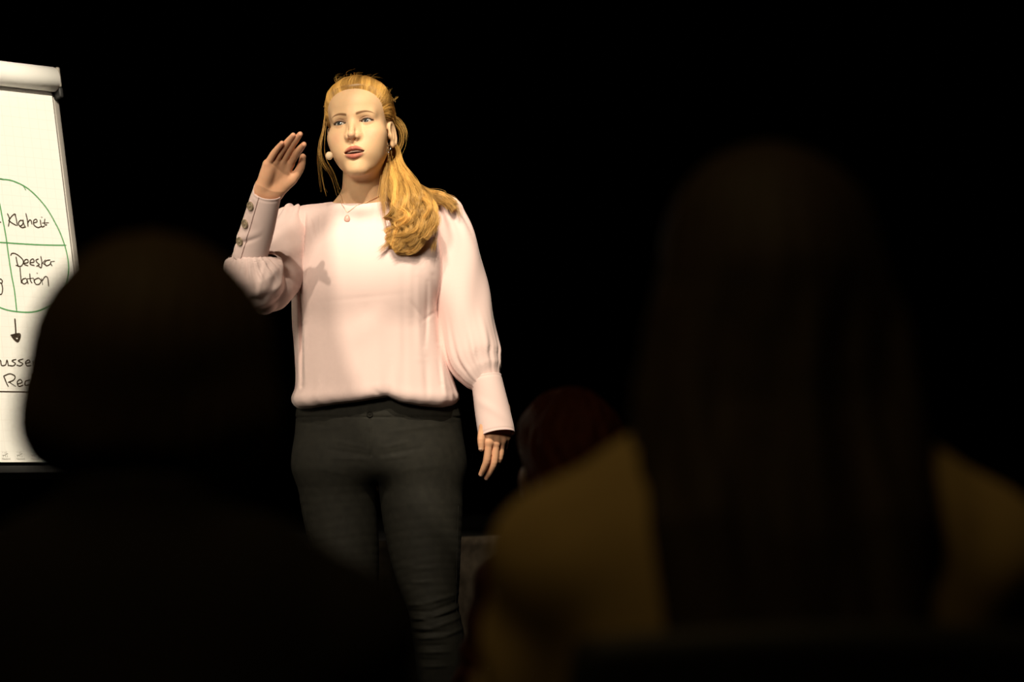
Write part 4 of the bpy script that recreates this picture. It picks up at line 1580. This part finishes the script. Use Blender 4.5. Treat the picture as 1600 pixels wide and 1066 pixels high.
SH_W = 0.68
SH_H = float((P0 - on_sheet(40, 722.3)) @ FV)
fl = None
chart = empty('flip_chart', (P0 - FU * SH_W / 2) * np.array([1, 1, 0]) + np.array([0, 0, FLOOR_Z]))
tag(chart, 'white flip chart on an easel with handwriting in green and black at the left edge', 'flip chart')


def chart_pt(u, v, n):
    """u from the right edge leftwards negative, v up from the top of the sheet, n towards the viewer"""
    return P0 + FU * u + FV * v + FN * n


AX = np.stack([FU, FV, FN])
obj('board', *box_mesh(chart_pt(-SH_W / 2, -SH_H / 2 + 0.02, -0.017), (SH_W + 0.012, SH_H + 0.10, 0.014), AX, 0.003), M['plastic'], chart)
for s in (0.013, -SH_W - 0.013):
    obj('side_rail', *box_mesh(chart_pt(s, -SH_H / 2 + 0.015, -0.014), (0.016, SH_H + 0.09, 0.022), AX, 0.003), M['alu'], chart)
# paper: pad, top sheet (hangs a touch wavy), sheets turned over the top
obj('paper_pad', *box_mesh(chart_pt(-SH_W / 2, -SH_H / 2 + 0.004, -0.0065), (SH_W - 0.004, SH_H, 0.007), AX, 0.0008), M['white_paper'], chart)
nu, nv = 40, 56
V, UV = [], []
for j in range(nv + 1):
    for i in range(nu + 1):
        u, v = -SH_W * (1 - i / nu), -SH_H * j / nv
        V.append(chart_pt(u, v, 0.0)); UV.append((u, v))
F = np.array([(j * (nu + 1) + i, (j + 1) * (nu + 1) + i, (j + 1) * (nu + 1) + i + 1, j * (nu + 1) + i + 1) for j in range(nv) for i in range(nu)])
sheet = obj('paper_sheet', V, F, M['paper'], chart)
ul = sheet.data.uv_layers.new(name='UVMap')
for l in sheet.data.loops:
    ul.data[l.index].uv = UV[l.vertex_index]
# rolled-over sheets: profile in (n, v), swept along u
prof = [(-0.050, -0.30), (-0.052, -0.10), (-0.050, 0.02), (-0.040, 0.046), (-0.022, 0.060), (-0.002, 0.0625), (0.016, 0.057), (0.030, 0.045), (0.037, 0.028), (0.036, 0.014), (0.028, 0.004), (0.014, 0.000), (0.004, 0.002)]
pr = catmull(np.array(prof), 48)
us = np.linspace(-SH_W - 0.004, 0.003, 6)
V = [chart_pt(u, v, n) for u in us for n, v in pr]
k = len(pr)
F = np.array([(i * k + j, i * k + j + 1, (i + 1) * k + j + 1, (i + 1) * k + j) for i in range(5) for j in range(k - 1)])
roll = obj('turned_over_sheets', V, F, M['white_paper'], chart)
md = roll.modifiers.new('sheets', 'SOLIDIFY'); md.thickness = 0.004; md.offset = 0
obj('clamp_bar', *box_mesh(chart_pt(-SH_W / 2, 0.026, -0.006), (SH_W + 0.016, 0.046, 0.030), AX, 0.006), M['alu'], chart)
e = obj('clamp_end', *box_mesh(chart_pt(0.0135, 0.034, -0.002), (0.011, 0.052, 0.046), AX, 0.004), M['bracket'], chart)
obj('clamp_lever', *join([box_mesh(chart_pt(0.0135, -0.006, 0.002), (0.013, 0.026, 0.040), AX, 0.004), box_mesh(chart_pt(0.021, 0.014, 0.004), (0.006, 0.014, 0.014), AX, 0.002)]), M['plastic'], e)
obj('clamp_end', *box_mesh(chart_pt(-SH_W - 0.0135, 0.034, -0.002), (0.011, 0.052, 0.046), AX, 0.004), M['bracket'], chart)
V, F = join([box_mesh(chart_pt(-SH_W / 2, -SH_H - 0.034, 0.018), (SH_W + 0.02, 0.006, 0.075), AX, 0.002), box_mesh(chart_pt(-SH_W / 2, -SH_H - 0.029, 0.054), (SH_W + 0.02, 0.016, 0.004), AX, 0.001)])
obj('pen_tray', V, F, M['plastic'], chart)
# tripod
top_l, top_r = chart_pt(-SH_W + 0.05, -0.05, -0.034), chart_pt(-0.05, -0.05, -0.034)
hub = chart_pt(-SH_W / 2, 0.0, -0.05)


def leg(a, b):
    a, b = np.array(a), np.array(b)
    m = a + (b - a) * 0.55
    V, F = join([tube_mesh([a, m], 0.013, 12), tube_mesh([m - (b - a) * 0.03, b + (a - b) * 0.01], 0.0095, 12)])
    o = obj('leg', V, F, M['alu'], chart)
    obj('rubber_foot', *tube_mesh([b + (a - b) * 0.03, b + np.array([0, 0, 0.003])], [0.013, 0.015], 12), M['plastic'], o)


fwd = FN * np.array([1, 1, 0]); fwd /= np.linalg.norm(fwd)


def ground(p): return np.array([p[0], p[1], FLOOR_Z])


leg(top_l, ground(chart_pt(-SH_W - 0.03, 0, 0) + fwd * 0.26))
leg(top_r, ground(chart_pt(0.03, 0, 0) + fwd * 0.26))
leg(hub, ground(hub - fwd * 0.45))
obj('brace', *tube_mesh([chart_pt(-SH_W + 0.0, -0.04, -0.034), chart_pt(0.0, -0.04, -0.034)], 0.009, 10), M['alu'], chart)


def ribbon(pts, wd, off=0.0007, n=None):
    """flat marker stroke on the sheet through photograph points"""
    pts = np.array(pts, float)
    if len(pts) > 2: pts = catmull(pts, n or 7 * len(pts))
    Q = np.array([on_sheet(x, y) for x, y in pts])
    u = (Q - P0) @ FU; v = (Q - P0) @ FV
    C2 = np.stack([u, v], 1)
    T = np.gradient(C2, axis=0); T /= np.linalg.norm(T, axis=1, keepdims=True) + 1e-9
    C2[0] -= T[0] * wd * 0.3; C2[-1] += T[-1] * wd * 0.3
    Nn = np.stack([-T[:, 1], T[:, 0]], 1)
    V = []
    k = len(C2)
    for i in range(k):
        w_ = wd * (0.7 if i in (0, k - 1) else 1.0) / 2
        for sgn in (1, -1):
            q = C2[i] + Nn[i] * w_ * sgn
            V.append(chart_pt(q[0], q[1], off))
    F = [(2 * i, 2 * i + 1, 2 * i + 3, 2 * i + 2) for i in range(k - 1)]
    return V, F


def word(name, strokes, tr, wd, m, off=0.0007):
    o = obj(name, *join([ribbon([tr(*p) for p in s], wd, off) for s in strokes]), m, sheet, smooth=False)
    return o


z3 = lambda x, y: (x / 6.667, 320 + y / 6.667)
z4 = lambda x, y: (x / 3.556, 460 + y / 3.556)
idt = lambda x, y: (x, y)
IW = 0.0030
word('marker_word', [[(76, 93), (97, 150), (86, 226)], [(88, 168), (120, 122), (150, 98), (162, 106)], [(92, 168), (125, 192), (168, 216)], [(155, 100), (168, 150), (180, 218)],
                     [(240, 172), (215, 163), (196, 180), (192, 206), (210, 222), (232, 208), (242, 180)], [(238, 158), (246, 200), (264, 236)], [(204, 226), (232, 240), (262, 233)],
                     [(268, 92), (284, 160), (291, 226)], [(285, 196), (306, 162), (322, 166), (332, 204)],
                     [(346, 192), (384, 178), (374, 152), (350, 168), (354, 212), (392, 238), (425, 230)], [(418, 160), (426, 212), (440, 232), (462, 222)], [(431, 128), (436, 132)],
                     [(466, 150), (462, 195), (476, 214), (486, 206)], [(440, 192), (505, 188)]], z3, IW, M['ink'])
word('marker_word', [[(110, 528), (125, 508), (165, 514), (222, 556), (242, 598), (216, 642), (165, 632)], [(166, 545), (176, 600), (190, 645)],
                     [(246, 612), (290, 602), (284, 572), (256, 580), (250, 620), (290, 636)], [(310, 606), (352, 598), (344, 566), (318, 580), (314, 620), (356, 634)],
                     [(398, 566), (372, 580), (388, 606), (408, 624), (380, 642)], [(424, 540), (434, 600), (428, 656), (400, 640)], [(430, 622), (470, 576)], [(446, 610), (482, 640)],
                     [(520, 576), (482, 584), (464, 610), (484, 636), (518, 622), (530, 592), (526, 612), (540, 638)], [(530, 594), (566, 590)]], z3, IW, M['ink'])
word('marker_word', [[(207, 655), (214, 740), (222, 815)], [(268, 768), (238, 776), (228, 806), (250, 826), (280, 806), (276, 772), (292, 824)], [(308, 720), (316, 790), (332, 816)], [(286, 772), (346, 766)],
                     [(350, 772), (356, 812)], [(383, 712), (388, 716)], [(376, 772), (356, 792), (374, 830), (410, 826), (426, 792), (402, 766), (378, 772)], [(432, 770), (442, 832)], [(440, 792), (470, 750), (496, 768), (506, 850)]], z3, IW, M['ink'])
word('marker_word', [[(-60, 790), (-40, 775), (-50, 830), (-20, 800), (0, 775), (22, 792), (16, 820), (-4, 812)], [(16, 820), (26, 880), (14, 932), (-20, 930)]], z3, IW, M['ink'])
word('marker_word', [[(-40, 200), (-20, 180), (8, 183)]], z3, IW, M['ink'])
word('marker_arrow', [[(82, 138), (86, 190), (88, 240)], [(60, 228), (110, 222), (98, 264), (66, 232), (104, 230), (96, 256), (76, 236), (100, 238)]], z4, 0.0042, M['ink'])
word('marker_word', [[(-10, 372), (2, 368), (8, 395), (30, 392), (38, 366), (46, 398)], [(88, 362), (66, 370), (85, 385), (72, 398), (50, 396)], [(128, 360), (102, 370), (126, 386), (112, 398), (92, 394)], [(140, 385), (165, 378), (158, 365), (142, 378), (150, 398), (172, 396)],
                     [(182, 370), (186, 398)], [(185, 380), (200, 368), (210, 396)]], z4, IW, M['ink'])
word('marker_word', [[(20, 455), (34, 490), (45, 512)], [(20, 455), (55, 442), (82, 456), (76, 476), (45, 490)], [(50, 488), (86, 512)], [(95, 500), (122, 490), (112, 474), (95, 488), (104, 512), (128, 506)],
                     [(165, 478), (142, 484), (140, 506), (166, 502)], [(178, 440), (180, 510)], [(182, 490), (200, 478), (206, 510)]], z4, IW, M['ink'])
word('marker_line', [[(-160, 540), (0, 541), (130, 543), (240, 545)]], z4, IW, M['ink'])
word('marker_line', [[(-7, 282), (-4, 302), (0, 322), (3, 338), (7, 358), (10, 376), (13.5, 402), (18, 431), (22.5, 455), (26, 487)]], idt, 0.0034, M['green'])
word('marker_line', [[(-96, 376), (-40, 378), (0, 379), (30, 381), (68, 383), (103, 383.5)]], idt, 0.0034, M['green'])
ring = [(0, 280), (20, 283), (45, 296), (70, 322), (88, 352), (98, 375), (105, 400), (107, 425), (101, 452), (84, 474), (56, 487), (25, 487), (-2, 480), (-40, 458), (-72, 420), (-88, 375), (-80, 330), (-48, 294), (-12, 280), (4, 280)]
word('marker_ring', [ring], idt, 0.0034, M['green'])
word('marker_line', [[(36, 290), (40, 297)]], idt, 0.003, M['green'])
word_me = None
for i in range(9):
    x0 = 2.6 + 22.6 * (i - 5) if i < 5 else 2.6 + 22.6 * (i - 5)
    k_ = 17.78
    tr = lambda x, y: (x0 - 2.6 + x / k_, 690 + y / k_)
    word('printed_emblem', [[(66, 384), (100, 388), (132, 380)], [(92, 388), (86, 432)], [(138, 384), (186, 350), (216, 342)], [(170, 300), (186, 350)], [(132, 300), (142, 340)], [(72, 296), (74, 306)], [(200, 390), (206, 440)], [(150, 400), (152, 430)], [(172, 276), (176, 284)]], tr, 0.0014, M['print'], 0.0005)
    if word_me is None:
        t = bpy.data.curves.new('printed_word', 'FONT')
        t.body = 'Neuland'
        t.size = 0.0066
        t.align_x = 'CENTER'
        to = bpy.data.objects.new('lettering', t)
        C.objects.link(to)
        bpy.context.view_layer.update()
        word_me = bpy.data.meshes.new_from_object(to.evaluated_get(bpy.context.evaluated_depsgraph_get()))
        word_me.materials.clear(); word_me.materials.append(M['print'])
        bpy.data.objects.remove(to)
    o = bpy.data.objects.new('printed_word', word_me)
    C.objects.link(o)
    o.parent = sheet
    c = on_sheet(*tr(172, 508), 0.0) + FN * 0.0005 - wloc(sheet)
    o.matrix_local = Matrix(((FU[0], FV[0], FN[0], c[0]), (FU[1], FV[1], FN[1], c[1]), (FU[2], FV[2], FN[2], c[2]), (0, 0, 0, 1)))

# ------------------------------------------------------------------ audience, seated with their backs to us
M['aud_skin'] = mat('audience_skin', (0.42, 0.25, 0.15), 0.6, 0.3)
M['dark_jacket'] = mat('dark_jacket', (0.012, 0.010, 0.010), 0.9, 0.1)
M['olive_jacket'] = mat('olive_jacket', (0.28, 0.20, 0.09), 0.9, 0.1, noise=(14, 0.15), bump=(300, 0.3, 0.002))
M['wine_top'] = mat('wine_red_top', (0.07, 0.020, 0.012), 0.9, 0.1)
M['dark_trousers'] = mat('dark_trousers', (0.015, 0.015, 0.018), 0.9, 0.1)
M['brown_hair'] = hair_mat('brown_hair', (0.020, 0.011, 0.004), (0.062, 0.036, 0.014), 0.75)
M['dark_hair'] = hair_mat('dark_brown_hair', (0.010, 0.005, 0.003), (0.034, 0.017, 0.009), 0.75)
M['red_hair'] = hair_mat('red_hair', (0.07, 0.012, 0.003), (0.17, 0.030, 0.008), 0.75)
M['chair_shell'] = mat('black_chair_shell', (0.010, 0.010, 0.010), 0.6, 0.3)
M['chair_steel'] = mat('chair_steel', (0.25, 0.25, 0.26), 0.35, 0.5, metal=1.0)

AH = frame(180, -4, 0)
AO = np.array([0.0, 0.055, 1.135])
AOF = AO - 0.02 * AH[1]
a_head = boxed(lambda p: head_mm(to_head(p, AOF, AH)) / np.float32(1000), AOF + [-0.1, -0.13, -0.14], AOF + [0.1, 0.13, 0.14])
aSH, aEL, aWR = np.array([0.160, 0.0, 0.925]), np.array([0.200, 0.06, 0.70]), np.array([0.10, 0.27, 0.625])
aHIP, aKN, aAN = np.array([0.09, 0.02, 0.53]), np.array([0.10, 0.45, 0.52]), np.array([0.10, 0.44, 0.085])
mir = np.array([-1.0, 1, 1])
a_hands = []
for s in (1, -1):
    m_ = np.array([s, 1, 1])
    dirL = (aWR - aEL); dirL = dirL / np.linalg.norm(dirL)
    a_hands.append(Hand(aWR * m_, np.array([-0.35, 0.9, -0.30]) * m_, np.array([-0.9, -0.4, 0.1]) * m_, np.array([0.0, -0.2, -1.0]),
                        [(12, 22, 12), (14, 24, 12), (18, 26, 12), (22, 28, 14)], (2, 0, -2, -4), [(14, 19, 4), (44, 38, 10), (68, 46, 14), (88, 46, 18)]))
a_hf = [boxed(h.f, h.lo, h.hi) for h in a_hands]


def seated_f(p):
    s = p.copy(); s[:, 0] = np.abs(s[:, 0])
    d = cone(p, (0, -0.005, 0.98), AOF + np.array([0, -0.035, -0.06]), 0.056, 0.052)
    d = smin(d, chain(s, [np.array([0, -0.005, 0.985]), aSH - [0.02, 0, 0.01]], [0.05, 0.045]), 0.06)
    d = smin(d, ell(p, (0, -0.005, 0.84), (0.145, 0.095, 0.17)), 0.05)
    d = smin(d, ell(p, (0, -0.01, 0.62), (0.15, 0.105, 0.16)), 0.05)
    d = smin(d, chain(s, [aSH, aEL, aWR], [0.045, 0.036, 0.024]), 0.02)
    d = smin(d, chain(s, [aHIP, aKN, aAN], [0.08, 0.055, 0.036]), 0.03)
    d = smin(d, chain(s, [aAN, aAN + [0, -0.03, -0.03], aAN + [0.01, 0.12, -0.055]], [0.034, 0.028, 0.022]), 0.02)
    d = smin(d, a_head(p), 0.02)
    for f in a_hf: d = smin(d, f(p), 0.008)
    return d


def jacket_f(p, drop=0.0):
    s = p.copy(); s[:, 0] = np.abs(s[:, 0])
    d = chain(s, [np.array([0, -0.012, 0.972]), np.array([0.09, -0.01, 0.957 - 0.3 * drop]), aSH + [0.004, -0.005, 0.003 - drop]], [0.070, 0.060, 0.056], 0.02)
    d = smin(d, ell(p, (0, -0.008, 0.82), (0.182, 0.125, 0.22)), 0.07)
    d = smin(d, ell(p, (0, -0.01, 0.60), (0.185, 0.135, 0.14)), 0.06)
    arm = chain(s, [aSH, aEL, aEL + (aWR - aEL) * 0.9], [0.062, 0.054, 0.040], 0.03)
    a = np.arctan2(p[:, 2] - 0.8, p[:, 1])
    arm = arm + (0.003 * np.cos(70 * p[:, 2] + 4 * a)).astype(np.float32)
    d = smin(d, arm, 0.025)
    d = d + (0.003 * np.cos(40 * p[:, 2] + 9 * p[:, 0]) * np.clip((0.85 - p[:, 2]) / 0.2, 0, 1)).astype(np.float32)
    q = p - np.float32([0, -0.005, 1.015])
    col = np.abs(np.sqrt((q[:, 0] / 1.05) ** 2 + q[:, 1] ** 2) - 0.066) - 0.009
    col = np.maximum(col, np.abs(q[:, 2] + 0.2 * q[:, 1]) - 0.035)
    d = smin(d, col.astype(np.float32), 0.02)
    return smax(d, 0.505 - p[:, 2], 0.02)


def a_trousers_f(p):
    s = p.copy(); s[:, 0] = np.abs(s[:, 0])
    d = chain(s, [aHIP, aKN, aAN + [0, 0, 0.03]], [0.094, 0.070, 0.056], 0.02)
    d = smin(d, ell(p, (0, -0.01, 0.55), (0.165, 0.125, 0.11)), 0.05)
    d = d + (0.003 * np.cos(60 * p[:, 1] + 20 * p[:, 2])).astype(np.float32)
    return smax(smax(d, 0.085 - p[:, 2], 0.008), 0.4535 - p[:, 2] - 10.0 * np.clip(p[:, 1] - 0.36, 0, 1), 0.02)


def a_shoe_f(p):
    x, y = aAN[0], aAN[1]
    d = chain(p, [(x, y - 0.035, 0.045), (x, y + 0.05, 0.040), (x + 0.01, y + 0.14, 0.030)], [0.042, 0.041, 0.034], 0.02)
    d = smin(d, cone(p, (x, y - 0.005, 0.05), (x, y, 0.11), 0.042, 0.044), 0.02)
    return smax(smax(d, p[:, 2] - 0.098, 0.006), 0.002 - p[:, 2], 0.004)


sb = nets(seated_f, [-0.36, -0.2, 0], [0.36, 0.75, 1.30], 0.0055)
sj = nets(jacket_f, [-0.36, -0.2, 0.45], [0.36, 0.42, 1.10], 0.007)
stt = nets(a_trousers_f, [-0.3, -0.2, 0.05], [0.3, 0.62, 0.72], 0.008)
ssh = nets(a_shoe_f, [-0.0, 0.3, -0.02], [0.22, 0.68, 0.14], 0.006)
CUR = np.random.default_rng(11)


def a_cap(extra):
    def f(q):
        d = head_mm(q, False) - 6
        g = q[:, 1] - np.interp(q[:, 2], [-100, -40, 0, 25, 60, 75, 120], [-20, -8, 8, 46, 66, 84, 130])
        d = smax(d, (g * 0.6).astype(np.float32), 8)
        return extra(q, d.astype(np.float32))
    return f


def bob(q, d):
    s = np.column_stack([np.abs(q[:, 0]), q[:, 1], q[:, 2]]).astype(np.float32)
    d = smin(d, ell(s, (0, -18, 20), (106, 108, 100)), 20)
    d = smin(d, ell(s, (62, -30, -36), (50, 56, 46)), 34)
    d = smin(d, ell(s, (0, -64, -50), (70, 46, 60)), 30)
    g = q[:, 1] - np.interp(q[:, 2], [-110, -20, 25, 60, 75, 120], [15, 25, 46, 62, 80, 130])
    d = smax(d, (g * 0.6).astype(np.float32), 8)
    d = d + 1.6 * np.cos(np.arctan2(q[:, 0], q[:, 1] + 20) * 30 + 1.5 * np.sin(q[:, 2] / 18))
    return smax(d, -92 - q[:, 2] + 6 * np.cos(q[:, 0] / 22), 34).astype(np.float32)


def long_hair(q, d):
    s = np.column_stack([np.abs(q[:, 0]), q[:, 1], q[:, 2]]).astype(np.float32)
    d = smin(d, ell(s, (0, -16, 34), (76, 106, 88)), 16)
    d = smin(d, chain(s, [(24, -50, 36), (46, -56, -30), (62, -66, -100), (66, -100, -190), (60, -112, -300), (50, -116, -420)], [52, 58, 56, 48, 42, 32]), 34)
    d = smin(d, chain(s, [(0, -80, 0), (0, -96, -100), (0, -118, -200), (0, -128, -430)], [60, 48, 40, 30]), 30)
    g = q[:, 1] - np.interp(q[:, 2], [-460, -100, -20, 25, 60, 75, 120], [-50, 0, 14, 46, 62, 80, 130])
    d = smax(d, (g * 0.6).astype(np.float32), 8)
    a = np.arctan2(q[:, 0], q[:, 1] + 20)
    return (d + 2.4 * np.cos(q[:, 0] / 7 + 2.0 * np.sin(q[:, 2] / 60)) * np.clip((20 - q[:, 2]) / 60, 0, 1) + 1.2 * np.cos(a * 34)).astype(np.float32)


def red_bob(q, d):
    s = np.column_stack([np.abs(q[:, 0]), q[:, 1], q[:, 2]]).astype(np.float32)
    d = smin(d, ell(s, (0, -18, 24), (94, 108, 94)), 20)
    d = smin(d, chain(s, [(40, -50, 0), (62, -60, -80), (74, -70, -170)], [60, 50, 34]), 34)
    g = q[:, 1] - np.interp(q[:, 2], [-220, -20, 25, 60, 75, 120], [0, 20, 46, 62, 80, 130])
    d = smax(d, (g * 0.6).astype(np.float32), 8)
    a = np.arctan2(q[:, 0], q[:, 1] + 20)
    return (d + 3.0 * np.cos(a * 18 + 2 * np.sin(q[:, 2] / 24)) * np.sin(q[:, 2] / 20 + 2 * a)).astype(np.float32)


def spectator(x, y, top, yaw, hair_fn, zlow, hm, jm, label, wide=1.0):
    """a seated person with the crown of the hair at height top"""
    sc_ = top / 1.275
    r = empty('person', (x, y, 0))
    r.rotation_euler.z = math.radians(yaw)
    r.scale = (sc_ * wide, sc_, sc_)
    tag(r, label, 'person')

    def add(name, mesh, m):
        nonlocal r
        o = obj(name, mesh[0], mesh[1], m)
        o.parent = r
        return o
    add('body', sb, M['aud_skin'])
    add('jacket', sj, jm)
    add('trousers', stt, M['dark_trousers'])
    add('shoe', ssh, M['black'])
    add('shoe', (ssh[0] * mir, ssh[1][:, ::-1]), M['black'])
    cap = a_cap(hair_fn)
    f = lambda p: cap(to_head(p, AOF, AH)) / np.float32(1000)
    V, F = nets(f, AOF + [-0.17, -0.28, zlow], AOF + [0.17, 0.15, 0.15], 0.006)
    h = add('hair', (V, F), hm)
    a = h.data.attributes.new('tone', 'FLOAT', 'POINT')
    a.data.foreach_set('value', CUR.uniform(0.1, 0.5, len(V)).astype(np.float32))
    return r


pL = W(233, 560, 2.10); pR = W(1205, 560, 2.20); pT = W(900, 700, 4.00)
spectator(pL[0], 2.10, W(236, 338, 2.10)[2], 0, bob, -0.13, M['brown_hair'], M['dark_jacket'], 'seated spectator with short brown bob and dark jacket, seen from behind before the flip chart', 0.96)
spectator(pR[0], 2.20, W(1190, 196, 2.20)[2], 6, long_hair, -0.50, M['dark_hair'], M['olive_jacket'], 'seated spectator with long dark hair down the back of an olive jacket, at right')
spectator(pT[0], 4.00, W(900, 592, 4.00)[2], 30, red_bob, -0.24, M['red_hair'], M['wine_top'], 'seated spectator with red hair further forward, half hidden by the olive jacket', 0.82)


def chair(x, y, yaw, top, label):
    r = empty('chair', (x, y, 0)); r.rotation_euler.z = math.radians(yaw)
    r.scale.z = top / 1.275          # seat as high as its sitter needs
    tag(r, label, 'chair')

    def add(name, V, F, m, sm=True):
        o = obj(name, V, F, m, None, sm); o.parent = r
        return o
    # seat shell dished a little, back shell curved
    n = 16
    V, F = [], []
    for j in range(n + 1):
        for i in range(n + 1):
            u, v = i / n * 2 - 1, j / n
            V.append((0.215 * u * (1 - 0.06 * v), -0.20 + 0.43 * v, 0.445 + 0.010 * u * u - 0.012 * math.exp(-((v - 0.35) / 0.3) ** 2) - 0.03 * max(0, v - 0.85) / 0.15))
    F = [(j * (n + 1) + i, j * (n + 1) + i + 1, (j + 1) * (n + 1) + i + 1, (j + 1) * (n + 1) + i) for j in range(n) for i in range(n)]
    o = add('seat', V, F, M['chair_shell']); md = o.modifiers.new('t', 'SOLIDIFY'); md.thickness = 0.016; md.offset = -1
    V = []
    for j in range(n + 1):
        for i in range(n + 1):
            u, v = i / n * 2 - 1, j / n
            rr = 0.21 * (1 - 0.10 * max(0, abs(v - 0.5) * 2 - 0.7))
            V.append((rr * u, -0.235 + 0.035 * u * u - 0.05 * v, 0.60 + 0.29 * v - 0.012 * u * u * v))
    o = add('backrest', V, F, M['chair_shell']); md = o.modifiers.new('t', 'SOLIDIFY'); md.thickness = 0.014; md.offset = -1
    for sx in (-1, 1):
        add('leg', *tube_mesh(catmull([(sx * 0.20, 0.20, 0.425), (sx * 0.215, 0.215, 0.40), (sx * 0.235, 0.24, 0.004)], 12), 0.011, 10), M['chair_steel'])
        add('leg', *tube_mesh(catmull([(sx * 0.20, -0.16, 0.425), (sx * 0.215, -0.19, 0.38), (sx * 0.235, -0.29, 0.004)], 12), 0.011, 10), M['chair_steel'])
        add('back_post', *tube_mesh(catmull([(sx * 0.175, -0.12, 0.422), (sx * 0.178, -0.21, 0.44), (sx * 0.178, -0.232, 0.54), (sx * 0.178, -0.250, 0.80)], 16), 0.010, 10), M['chair_steel'])
        add('side_rail', *tube_mesh([(sx * 0.20, -0.17, 0.422), (sx * 0.20, 0.21, 0.422)], 0.010, 10), M['chair_steel'])
    return r


chair(pL[0], 2.10, 0, W(236, 338, 2.10)[2], 'black shell chair under the spectator in the dark jacket')
chair(pR[0], 2.20, 6, W(1190, 196, 2.20)[2], 'black shell chair under the long-haired spectator in the olive jacket')
chair(pT[0], 4.00, 30, W(900, 592, 4.00)[2], 'black shell chair under the red-haired spectator')
